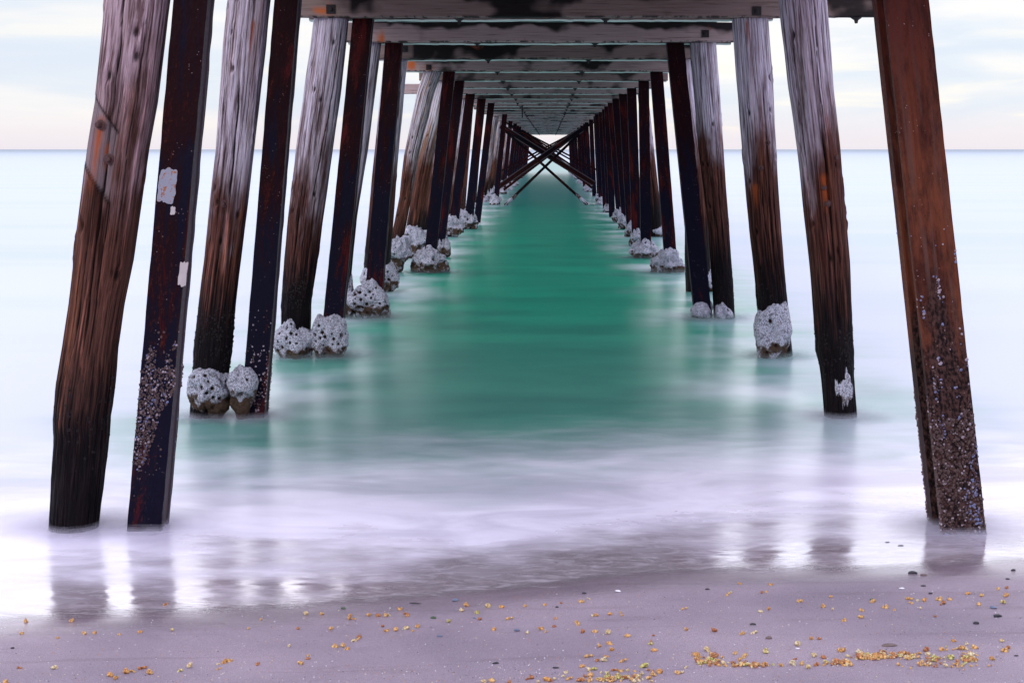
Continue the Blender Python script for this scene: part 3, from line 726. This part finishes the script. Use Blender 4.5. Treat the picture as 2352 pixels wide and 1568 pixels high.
for k in range(5, NB+1):
    # left row
    if k > 11 and k not in (12, 13, 14, 17, 18, 20, 22, 25, 27, 31, 34): gen('steel_pile', GS[k % 2], -2.40+rng.uniform(-.06, .06) - (0 if k % 3 else -.12), k, clump=rng.random() < .7)
    if k > 7:
        if k in (12, 14, 17, 20, 23): gen('steel_pile', GO[0], -2.95+rng.uniform(-.08, .05), k)['label'] = 'orange rusted steel pile'
        elif k in (8, 10, 12, 16, 19, 22, 27, 32, 37): gen('timber_pile', LT[k % 3], -2.98+rng.uniform(-.12, .12), k)
    if k > 11 and k not in (17, 19, 22, 24, 27, 28, 31, 33, 36): gen('steel_pile', GSR[k % 2], 2.16+rng.uniform(-.04, .06), k, clump=rng.random() < .8)
    if k in (13, 18, 24, 29, 35): gen('timber_pile', LT[(k+1) % 3], 2.75+rng.uniform(-.08, .1), k, mirror=True, clump=rng.random() < .6)

# --- cap beams (a pair clasping each bent), drift-bolt plates, stringers, deck
def cap_mesh(x0, x1, h, d, seed, rusts=(), bow=.004, clean=0, rear=False):
    nx = int((x1-x0)/.05); xs_ = np.linspace(x0, x1, nx)
    b = .012
    pr = [(-d/2+b, 0), (d/2-b, 0), (d/2, b), (d/2, h*.33), (d/2, h*.66), (d/2, h-b), (d/2-b, h), (-d/2+b, h), (-d/2, h-b), (-d/2, h*.75), (-d/2, h*.5), (-d/2, h*.25), (-d/2, b)]
    m = len(pr); P = np.array(pr); XXc = np.repeat(xs_[:, None], m, 1); yy = np.repeat(P[None, :, 0], nx, 0); zz = np.repeat(P[None, :, 1], nx, 0)
    wob = bow*vn(XXc*1.1+seed, yy*0, yy*0)+.003*vn(XXc*9+seed, yy*20, zz*20)
    low = (zz < .02)
    zz2 = zz+wob-np.where(low, .006*np.maximum(0, vn(XXc*14+seed, yy*0, yy*0)), 0)
    yy2 = yy+.003*vn(XXc*5+seed, yy*9, zz*14)
    ru = np.zeros_like(XXc)
    for (rx, rz, wx, wz) in rusts: ru = np.maximum(ru, np.exp(-((XXc-rx)/wx)**2-((zz-rz)/wz)**2))
    V = np.stack([XXc, yy2, zz2], -1).reshape(-1, 3); rest = np.stack([XXc, yy, zz], -1).reshape(-1, 3)
    Fc = [tuple(f) for f in grid_faces(m, nx, True)]+[tuple(range(m))[::-1], tuple(range((nx-1)*m, nx*m))]
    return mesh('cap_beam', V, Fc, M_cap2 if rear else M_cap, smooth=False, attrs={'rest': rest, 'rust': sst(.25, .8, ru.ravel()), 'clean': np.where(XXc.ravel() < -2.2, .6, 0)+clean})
def plate_mesh():
    bm = bmesh.new()
    bmesh.ops.create_cone(bm, cap_ends=True, segments=12, radius1=.030, radius2=.062, depth=.022, matrix=Matrix.Translation((0, 0, -.012)))
    bmesh.ops.create_cone(bm, cap_ends=True, segments=6, radius1=.016, radius2=.026, depth=.04, matrix=Matrix.Translation((0, 0, -.042)))
    me = bpy.data.meshes.new('drift_bolt'); bm.to_mesh(me); bm.free(); me.materials.append(M_iron); return me
ME_plate = plate_mesh()
def sq_plate():
    bm = bmesh.new(); bmesh.ops.create_cube(bm, size=1, matrix=Matrix.Diagonal((.10, .012, .10, 1)))
    bmesh.ops.create_cone(bm, cap_ends=True, segments=6, radius1=.024, radius2=.02, depth=.03, matrix=Matrix.Translation((0, -.02, 0)) @ Matrix.Rotation(PI/2, 4, 'X'))
    bmesh.ops.bevel(bm, geom=bm.edges[:], offset=.002, segments=1, affect='EDGES')
    me = bpy.data.meshes.new('washer_plate'); bm.to_mesh(me); bm.free(); me.materials.append(M_iron); return me
ME_sq = sq_plate()
CH = .262; CD = .13
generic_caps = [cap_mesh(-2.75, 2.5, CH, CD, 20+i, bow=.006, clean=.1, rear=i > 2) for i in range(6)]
special = {(3, 0): (-2.82, 3.9), (3, 1): (-2.7, 2.51), (4, 0): (-2.76, 2.49), (9, 0): (-3.85, 2.5)}
for k in range(1, NB+1):
    for j, yo in enumerate((-.185, .185)):
        if (k, j) in special or 1 < k < 7:
            a, b_ = special.get((k, j), (-2.77, 2.5)); ru = ()
            if (k, j) == (3, 0): ru = ((X(758, 15.6), .10, .07, .035), (X(742, 15.6), .06, .12, .03))
            if (k, j) == (4, 0): ru = ((X(876, 19.2), .05, .05, .10),)
            if (k, j) == (6, 0): ru = ((X(985, 26.4), .05, .09, .05), (X(945, 26.4), .12, .10, .12))
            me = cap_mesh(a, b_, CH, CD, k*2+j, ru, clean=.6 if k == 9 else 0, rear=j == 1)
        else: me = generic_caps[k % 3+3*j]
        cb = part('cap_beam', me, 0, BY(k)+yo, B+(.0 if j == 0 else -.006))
        if (k, j) == (3, 0): cb['label'] = 'longer cap beam reaching past the right-hand piles'
        if j == 0:
            for bx in ((-.98, .62) if k > 3 else (-.98, .62, 3.38)):
                obj('drift_bolt', ME_plate, cb, (bx+rng.uniform(-.02, .02), .10 if k > 3 or bx < 3 else 0, -.004))
            pts = {3: [(760, 22), (1738, 26)], 4: [(1620, 78)], 6: [(985, 155)], 5: [(930, 113)]}.get(k, [])
            for px, py in pts:
                Yf = BY(k)-.25; obj('washer_plate', ME_sq, cb, (X(px, Yf), -CD/2-.008, Z(py, Yf)-B))
# tiny rebar hook hanging under a far beam
bm = bmesh.new(); bmesh.ops.create_cone(bm, cap_ends=True, segments=8, radius1=.02, radius2=.02, depth=.42)
me = bpy.data.meshes.new('hanging_rod'); bm.to_mesh(me); bm.free(); me.materials.append(M_iron)
part('hanging_rod', me, X(1200, BY(12)), BY(12)-.3, B-.18)

def boxes(name, bs, mat, parent_loc, label=None):
    bm = bmesh.new()
    for (x0, x1, y0_, y1_, z0, z1) in bs:
        bmesh.ops.create_cube(bm, size=1, matrix=Matrix.Translation(((x0+x1)/2, (y0_+y1_)/2, (z0+z1)/2)) @ Matrix.Diagonal((x1-x0, y1_-y0_, z1-z0, 1)))
    me = bpy.data.meshes.new(name); bm.to_mesh(me); bm.free(); me.materials.append(mat)
    return part(name, me, *parent_loc, label=label)
YE = BY(NB)+.6; YS = 8.2
for sx in (-2.3, -1.4, -.5, .4, 1.3, 2.1):
    boxes('stringer', [(sx-.08, sx+.08, YS-Y0, YE-Y0, B+CH+.004, B+CH+.22)], M_deck, (0, Y0, 0))
pl = []; yy = YS
while yy < YE:
    pl.append((-2.75, 2.55, yy-Y0, yy+.19-Y0, B+CH+.226, B+CH+.29)); yy += .196
boxes('deck_planking', pl, M_deck, (0, Y0, 0))
for k, px, py in ((4, 855, 57), (5, 876, 104)):
    Yf = BY(k)+.02; boxes('yellow_plate', [(-.07, .07, -.006, .006, -.06, .05)], M_yel, (X(px, Yf), Yf, Z(py, Yf)))

# --- cross braces
M_br = steel_mat('brace_steel', navy=(.002, .002, .004), red=(.012, .002, .002), rust=(.03, .008, .004))
def brace(k, xa, za, xb, zb, wd, tk, dy, mat=M_br, clump=False):
    a = Vector((xa, 0, za)); b = Vector((xb, 0, zb)); L = (b-a).length; n = max(2, int(L/.25))
    u = (b-a)/L; v = Vector((-u.z, 0, u.x)); V = []; rest = []
    for i in range(n+1):
        c = a+u*(L*i/n)
        for s1, s2 in ((-1, -1), (1, -1), (1, 1), (-1, 1)):
            V.append(tuple(c-a+v*s1*wd/2+Vector((0, s2*tk/2, 0)))); rest.append((s1*wd/2, s2*tk/2, i*L/n))
    Fc = [tuple(f) for f in grid_faces(4, n+1, True)]+[(0, 3, 2, 1), tuple(n*4+i for i in range(4))]
    o = part('cross_brace', mesh('cross_brace', V, Fc, mat, smooth=False, attrs={'rest': np.array(rest)}), xa, BY(k)+dy, za)
    if clump:
        me = clump_mesh(.18, .75, .2, 90+k, level=4, pits=0, ragged=.25)
        c = obj('shell_clump', me, o, tuple(b-a-u*.30)); c.rotation_euler = (0, math.atan2(u.x, u.z), 0)
    return o
Yb = BY(15)
brace(15, X(1160, Yb), Z(300, Yb), X(1349, Yb), Z(470, Yb), .11, .09, -.32, clump=True)
brace(15, X(1330, Yb), Z(308, Yb), X(1160, Yb), Z(471, Yb), .11, .09, -.42, clump=True)
Yb = BY(16)
brace(16, X(1150, Yb), Z(290, Yb), X(1364, Yb), Z(422, Yb), .25, .10, -.33)
brace(16, X(1336, Yb), Z(298, Yb), X(1140, Yb), Z(433, Yb), .24, .10, -.45)
for k, wd in ((17, .08), (19, .12), (21, .09), (24, .2), (27, .10), (31, .16)):
    Yb = BY(k)
    q = rng.uniform(-.7, .5); brace(k, -2.05, 3.55, 2.2, .9+q, wd, .09, -.3); brace(k, 2.05, 3.55, -2.35, .8+q, wd, .09, -.42)
for o in bpy.data.objects:
    if '_x0' in o: del o['_x0']
print('PILES', sum(o.name.startswith('timber_pile') for o in bpy.data.objects), sum(o.name.startswith('steel_pile') for o in bpy.data.objects))

# soft wash round the feet of the near piles: thin veils of water blurred by the long exposure
def veil_mat():
    m, t = newmat('wash_veil'); a = attr(t, 'a', 2); y = t.n('ShaderNodeSeparateXYZ', {0: t.n('ShaderNodeTexCoord').outputs['Object']}).outputs[1]
    d = t.n('ShaderNodeBsdfDiffuse', {'Color': t.mix(t.ramp(y, 10, 15), (.60, .58, .68), (.36, .48, .48))})
    out(t, t.n('ShaderNodeMixShader', {0: a, 1: t.n('ShaderNodeBsdfTransparent'), 2: d})); return m
feet = [(BY(k), X((l+r)/2, BY(k)), (r-l)/2*BY(k)/F) for k, l, r in ((1, 115, 225), (1, 293, 388), (2, 436, 502), (2, 553, 618), (3, 635, 718), (3, 715, 800), (4, 797, 895), (6, 955, 1022), (2, 1894, 1968), (1, 2138, 2262), (3, 1745, 1818), (4, 1585, 1688), (6, 1494, 1575), (7, 1448, 1508))]
V = []; Fc = []; AL = []
for (fy, fx_, fr_) in feet:
    for L in range(4):
        z_ = (.008, .020, .034, .050)[L]*(fy/12)**.5; b0 = len(V); prof = (.36, .36, .30, .16, .0); rad = (.0, fr_, fr_+.06, fr_+.16, fr_+.34)
        for j, (rr, aa) in enumerate(zip(rad, prof)):
            for i in range(24): V.append((fx_+math.cos(i*PI/12)*rr, fy+math.sin(i*PI/12)*rr, z_)); AL.append(aa*(1-L*.22)*(.75+.35*float(vn(np.array(i*.9+fy), np.array(j*.7), np.array(L*1.3+fx_)))))
        Fc += [tuple(int(q)+b0 for q in f) for f in grid_faces(24, 5, True)]
wv = obj('wash_mist', mesh('wash_mist', V, Fc, veil_mat(), attrs={'a': AL}))
tag(wv, 'milky blurred wash of water around the feet of the nearest piles', 'foam', kind='stuff')

# ------------------------------------------------------------------ husks, shells and stones on the sand
def ground(px, py):
    dx, dz = (px-VX)/F, -(py-HY)/F; Y = 6.5
    for _ in range(30):
        zz_ = float(sandz(np.array(dx*Y), np.array(Y))); Y = Y+.7*((zz_-HC)/dz-Y)
    return dx*Y, Y, float(sandz(np.array(dx*Y), np.array(Y)))
def crop(ox, oy, zx, zy): return (ox+zx/2.767)/1.0629, (oy+zy/2.767)/1.0629
def husk_mat(name, a, b):
    m, t = newmat(name); ob = t.n('ShaderNodeTexCoord').outputs['Object']
    n = t.noise(ob, 120, 4, .6); q = t.mix(rnd(t), a, b); c = t.mix(t.ramp(n, .35, .6), t.mix(1.0, q, (.45, .32, .25), 'MULTIPLY'), q)
    out(t, t.n('ShaderNodeBsdfPrincipled', {'Base Color': c, 'Roughness': .6, 'Normal': bump(t, n, .002, .8)})); return m
HM = {'o': husk_mat('husk_orange', (.62, .33, .09), (.66, .44, .17)), 'y': husk_mat('husk_cream', (.66, .54, .26), (.66, .60, .38)),
      'r': husk_mat('husk_red_brown', (.36, .13, .045), (.48, .22, .08)), 'g': husk_mat('husk_green', (.46, .46, .13), (.58, .52, .20))}
def husk_mesh(seed, mat):
    rs = random.Random(seed); V = []; Fc = []; Vb, Fb = ico(2)
    for i in range(rs.choice((2, 3, 3, 4))):
        c_ = Vector((rs.uniform(-.010, .010), rs.uniform(-.006, .006), rs.uniform(.004, .009)))
        s3 = (rs.uniform(.006, .0105), rs.uniform(.005, .008), rs.uniform(.0045, .0075)); rot = Matrix.Rotation(rs.uniform(0, 6), 3, 'Z') @ Matrix.Rotation(rs.uniform(-.6, .6), 3, 'Y')
        b0 = len(V); open_ = Vector((rs.uniform(-1, 1), rs.uniform(-1, 1), rs.uniform(-.4, .6))).normalized()
        for v in Vb:
            q = Vector(v); k_ = 1+.22*rs.uniform(-1, 1)
            if q.dot(open_) > .45: k_ *= .45          # the open mouth of the curled husk
            p = rot @ Vector((q.x*s3[0]*k_, q.y*s3[1]*k_, q.z*s3[2]*k_)); V.append(tuple(p+c_))
        Fc += [tuple(b0+i_ for i_ in f) for f in Fb]
    if rs.random() < .6:                                # a curled sliver standing up
        b0 = len(V); a0 = rs.uniform(0, 6); R0 = rs.uniform(.006, .010)
        for j in range(8):
            a = a0+j*.42; w_ = .0035*math.sin((j+.6)/8.2*PI)
            for sg in (-1, 1):
                for th_ in (0, .0009): V.append((R0*math.cos(a)*(1+th_*60), sg*w_, .008+R0*math.sin(a)*.8+th_))
        for j in range(7):
            o_ = b0+4*j; Fc += [(o_, o_+2, o_+6, o_+4), (o_+1, o_+5, o_+7, o_+3), (o_, o_+4, o_+5, o_+1), (o_+2, o_+3, o_+7, o_+6)]
    return mesh('seed_husk', V, Fc, mat, smooth=True)
HV = {c: [husk_mesh(i*7+ord(c), HM[c]) for i in range(6)] for c in HM}
A = '180,598 492,598 147,682 573,682 643,680 387,712 805,688 955,672 1118,487r 1762,588 1677,650 2016,650r 2232,652 2066,553y 2172,553 1957,770y 2270,769 2322,765 2087,830 2087,853r 2028,886 132,915r 362,920y 742,970 783,988 845,948 893,940 960,917r 1005,952 1217,935g 1285,912y 1475,890y 1478,922 1525,875 1553,867 1740,892r 40,1010 1158,664y'
Bs = '18,653 57,768 108,765 135,787 175,735y 208,720 215,708r 150,560 145,583 178,583 275,560 333,563r 388,562 415,558y 372,635r 398,665 461,662 487,519 530,550r 533,565 541,650y 572,665 613,638 905,530y 929,495 817,605g 1015,542g 1030,588r 1083,505y 1183,505 1228,585 1128,657 1332,497 1470,488 1575,475r 1535,582 1535,635r 1441,653 1348,680y 1477,670 1718,472 1763,446y 1782,565y 1812,562 1903,555 1980,542 1988,560 1685,607 1695,623 1713,672r 1815,672 1892,682y 2017,700 2200,697r 2188,735r 2182,755g 1893,750 1832,768 1922,795 2195,798 1762,840 1880,838 1815,867r 1872,867y 1997,872 1712,907 1615,943y 1755,930y 1812,925g 1850,950y 2150,905g 1937,930r 1980,937 2025,930y 2070,935 2165,930r 2195,940r 2250,945 1592,972y 1633,990 1735,972r 1775,970 1720,995 1765,1000 1700,1003r 1380,985r 1350,990r 1420,1008y 1480,1000 1530,990y 1500,1005r 1960,980g 2082,970 2070,1008y 1890,975g 2195,965 1100,1002 1230,1010r 1045,1010y'
Cs = '430,345 640,352 370,407y 353,423 583,408r 613,398 830,465 1040,435 58,518 577,535y 630,518 990,502 1053,520y 1253,527 1320,468 1420,507 1475,523 1575,453 1590,478 1640,463y 1678,463 1655,510y 1783,455 1843,453 1785,488r 1812,480r 1967,415 2063,430 2230,427 2235,375r 2180,383 2045,485 2213,478g 68,658 258,668r 447,684 530,679y 913,717 965,720r 825,762y 1137,595 1250,575 1748,567r 1880,736 1963,755y 2207,735y 2240,780r 2222,800 210,800y 607,810g 407,820 455,842 432,862 805,855r 313,887y 930,836y 1000,843r 1117,803 893,915y 708,898 845,890 790,893y 953,895r 1015,880g 1003,895 2137,855 1693,795r 1800,790 1700,822y 1930,785 2010,778 2030,783 1985,840y 2000,850 1970,868r 2025,865 1895,877r 1855,852g 1760,855g 1735,867g 1790,885r 1665,875 65,912y 45,945y 20,950'
def parse(s_, ox):
    for t_ in s_.split():
        c = t_[-1] if t_[-1].isalpha() else 'o'; x_, y_ = t_.rstrip('oyrg').split(','); yield crop(ox, 1300, float(x_), float(y_))+(c,)
spots = list(parse(A, 0))+list(parse(Bs, 800))+list(parse(Cs, 1650))
for (cx_, cy_, sx_, sy_, n) in ((210, 858, 85, 34, 15), (500, 895, 120, 14, 11), (1130, 880, 70, 22, 9), (1300, 838, 110, 24, 17), (1540, 838, 100, 20, 12)):
    for i in range(n):
        spots.append(crop(1650, 1300, cx_+rng.uniform(-1, 1)*sx_, cy_+rng.uniform(-1, 1)*sy_)+(rng.choice('oooyyrrog'),))
CN = {'o': 'orange', 'y': 'cream yellow', 'r': 'red-brown', 'g': 'yellow-green'}
for i, (px, py, c) in enumerate(spots[:298]):
    x_, y_, z_ = ground(px, py)
    o = bpy.data.objects.new('seed_husk', HV[c][rng.randrange(6)]); C.objects.link(o)
    o.location = (x_, y_, z_-.001); o.rotation_euler = (rng.uniform(-.2, .2), rng.uniform(-.2, .2), rng.uniform(0, 6.28)); q = rng.uniform(.65, 1.45); o.scale = (q, q, q)
    if py > 1490 and px > 1150: where = 'in the drift line of husks low on the sand'
    elif py > 1490: where = 'lying loose on the bottom left sand'
    elif px < 780: where = 'lying alone on the smooth sand toward the left'
    elif px < 1560: where = 'scattered on the middle sand below the water edge'
    else: where = 'scattered on the sand toward the right'
    tag(o, 'small curled %s husk %s' % (CN[c], where), 'seed husk', '%s husks %s' % (CN[c], where))
# the rest of the drift line: too many small husks to count
V = []; Fc = []; mi = []
for (cx_, cy_, sx_, sy_, n) in ((210, 862, 95, 38, 45), (500, 897, 150, 12, 45), (1120, 882, 90, 22, 35), (1300, 842, 125, 22, 60), (1560, 840, 110, 20, 40), (1750, 860, 90, 25, 25), (1975, 850, 60, 35, 30), (-350, 985, 180, 25, 60), (-480, 1000, 60, 10, 20), (1930, 785, 90, 14, 15), (1800, 900, 300, 20, 30)):
    for i in range(n):
        px, py = crop(1650, 1300, cx_+rng.gauss(0, .5)*sx_, cy_+rng.gauss(0, .5)*sy_)
        if py > 1566: continue
        x_, y_, z_ = ground(px, py); c = rng.choices('oyrg', (5, 4, 3, 1))[0]; me = HV[c][rng.randrange(6)]; q = rng.uniform(.35, .85); b0 = len(V)
        M_ = Matrix.Translation((x_, y_, z_-.001+rng.uniform(0, .005))) @ Matrix.Rotation(rng.uniform(0, 6.28), 4, 'Z') @ Matrix.Rotation(rng.uniform(-.7, .7), 4, 'X') @ Matrix.Scale(q, 4)
        V += [tuple(M_ @ v.co) for v in me.vertices]; Fc += [tuple(b0+j for j in p.vertices) for p in me.polygons]; mi += ['oyrg'.index(c)]*len(me.polygons)
g = obj('husk_litter', mesh('husk_litter', V, Fc, None, mats=[HM[c] for c in 'oyrg'], midx=mi))
tag(g, 'litter of tiny golden husk scraps heaped along the drift line', 'litter', kind='stuff')
# stones and shells, each its own shape
def stone(px, py, wpx, hpx, mat, name, label, cat, seed, flat=.5, stick=False):
    x_, y_, z_ = ground(px, py); w_ = .72*wpx*y_/F; h_ = max(hpx*y_/F, .006)
    V, Fc = ICO[3]; n = V.copy()
    r = 1+.22*fbm(n[:, 0]*1.5+seed, n[:, 1]*1.5, n[:, 2]*1.5, 3)
    P = n*r[:, None]*np.array([w_/2, w_*flat/2*(.5 if stick else 1), h_/2])
    if name == 'shell': P[:, 2] = np.abs(P[:, 2])*1.1; P *= (1+.03*np.sin(np.arctan2(n[:, 1], n[:, 0])*14))[:, None]
    o = obj(name, mesh(name, P, Fc, mat), None, (x_, y_, z_+h_*.22)); o.rotation_euler = (0, 0, rng.uniform(-.35, .35)); tag(o, label, cat)
MK = simple('black_stone', (.014, .013, .018), .45, .4, 90); MG = simple('grey_stone', (.10, .09, .10), .6, .4, 90); MW = simple('white_shell', (.62, .62, .66), .4, .15, 90)
MBs = simple('blue_shell', (.10, .13, .20), .35, .5, 90); MBr = simple('brown_stone', (.12, .085, .08), .7, .4, 90); MGr = simple('green_weed', (.035, .07, .03), .5, .4, 90)
ST_ = [
 (800, 1732, 411, 15, 5, MK, 'stone', 'small flat black stone just below the water edge in the middle', 'stone'),
 (800, 1960, 399, 19, 6, MW, 'shell', 'pale blue-white shell just right of the black stone at the water edge', 'shell'),
 (800, 860, 461, 20, 8, MBs, 'shell', 'blue and white shell at the water edge in the middle', 'shell'),
 (800, 712, 577, 22, 6, MGr, 'stone', 'long dark green stone left of centre among the husks', 'stone'),
 (800, 758, 700, 18, 5, MBs, 'shell', 'dark blue shell fragment under the dark green stone', 'shell'),
 (800, 1278, 663, 19, 7, MBs, 'shell', 'grey-violet shell lying between orange husks in the middle', 'shell'),
 (800, 1136, 882, 21, 5, MK, 'stone', 'flat dark stone alone on empty sand in the bottom middle', 'stone'),
 (800, 1540, 912, 22, 4, MK, 'stone', 'thin black sliver of stone just left of the drift line', 'stone'),
 (800, 1550, 503, 11, 4, MK, 'stone', 'tiny black stone under a pair of orange husks', 'stone'),
 (800, 990, 577, 10, 4, MBs, 'stone', 'tiny blue-black stone beside a red-brown husk', 'stone'),
 (800, 590, 477, 36, 3, MK, 'twig', 'thin dark strand of weed at the water edge left of the shell', 'weed'),
 (800, 105, 513, 16, 6, MGr, 'leaf', 'small green leaf at the water edge left of the middle', 'leaf'),
 (1650, 212, 383, 16, 4, MK, 'stone', 'thin black stone near the water edge right of the middle', 'stone'),
 (1650, 1600, 275, 27, 8, MK, 'stick', 'short black stick at the water edge left of the rusty pile', 'stick'),
 (1650, 1675, 287, 22, 5, MBr, 'stone', 'brown flat scrap touching the black stick', 'stone'),
 (1650, 1672, 360, 18, 4, MK, 'stone', 'curved black shell edge below the black stick', 'shell'),
 (1650, 1720, 412, 15, 5, MK, 'stone', 'rounded black stone above the group of husks at right', 'stone'),
 (1650, 2240, 313, 14, 4, MK, 'stone', 'black stone near the right edge by the wet sand', 'stone'),
 (1650, 2280, 255, 16, 6, MK, 'stone', 'dark knobbly stone at the far right of the wet edge', 'stone'),
 (1650, 2145, 510, 25, 7, MBs, 'shell', 'long blue-grey mussel shell near the right edge', 'shell'),
 (1650, 2172, 567, 31, 9, MK, 'stone', 'largest black stone, smooth and oval, near the right edge', 'stone'),
 (1650, 2028, 615, 20, 8, MK, 'stone', 'oval black stone lower left of the largest black one', 'stone'),
 (1650, 522, 621, 22, 6, MK, 'stone', 'black oval stone alone on open sand right of the middle', 'stone'),
 (1650, 628, 715, 22, 9, MBr, 'stone', 'grey-brown half-buried stone above the drift line', 'stone'),
 (1650, 1325, 453, 15, 5, MGr, 'stone', 'dark green chip behind an orange husk', 'stone'),
 (1650, 2300, 831, 16, 4, MK, 'stone', 'black stone at the lower right corner of the sand', 'stone'),
 (1650, 1525, 380, 18, 5, MW, 'shell', 'broken white shell below the black stick', 'shell'),
 (1650, 823, 783, 14, 3, MW, 'shell', 'thin white shell sliver under a yellow husk', 'shell'),
 (1650, 1440, 762, 50, 6, MBr, 'stone', 'long low brown clod of debris above the drift line', 'debris'),
 (0, 85, 780, 12, 5, MK, 'stone', 'tiny black stone near the left edge of the sand', 'stone'),
 (1650, 1430, 75, 18, 8, MG, 'pebble', 'grey pebble in the shining shallow water, left of the pair', 'pebble'),
 (1650, 1520, 97, 22, 8, MG, 'pebble', 'grey pebble in the shining shallow water, right of the pair', 'pebble'),
]
for i, (ox, zx, zy, w_, h_, mt, nm, lb, ct_) in enumerate(ST_):
    px, py = crop(ox, 1300, zx, zy); stone(px, py, w_, h_, mt, nm, lb, ct_, i*3.3, stick=nm in ('stick', 'twig'))
# fine grit of broken shell and husk, uncountable
V = []; Fc = []; mi = []
for i in range(7000):
    x_ = rng.uniform(-2.9, 2.7); y_ = rng.uniform(5.5, 7.4)
    if float(edgeY(x_))-y_ < .05: continue
    if rng.random() > .35+.65*(abs(y_-6.02-.05*x_) < .16) : continue
    z_ = float(sandz(np.array(x_), np.array(y_))); r = rng.uniform(.0012, .0034); b0 = len(V); a = rng.uniform(0, 6)
    for j in range(4): V.append((x_+r*math.cos(a+j*1.57)*rng.uniform(.7, 1.5), y_+r*math.sin(a+j*1.57), z_+.0005))
    V.append((x_, y_, z_+r*.9)); Fc += [(b0+j, b0+(j+1) % 4, b0+4) for j in range(4)]; mi += [rng.choices((0, 1, 2, 3), (4, 3, 2, 2))[0]]*4
g = obj('shell_grit', mesh('shell_grit', V, Fc, None, smooth=False, mats=[HM['r'], HM['y'], MK, MW], midx=mi))
tag(g, 'fine grit of broken husk and shell strewn over the beach', 'grit', kind='stuff')
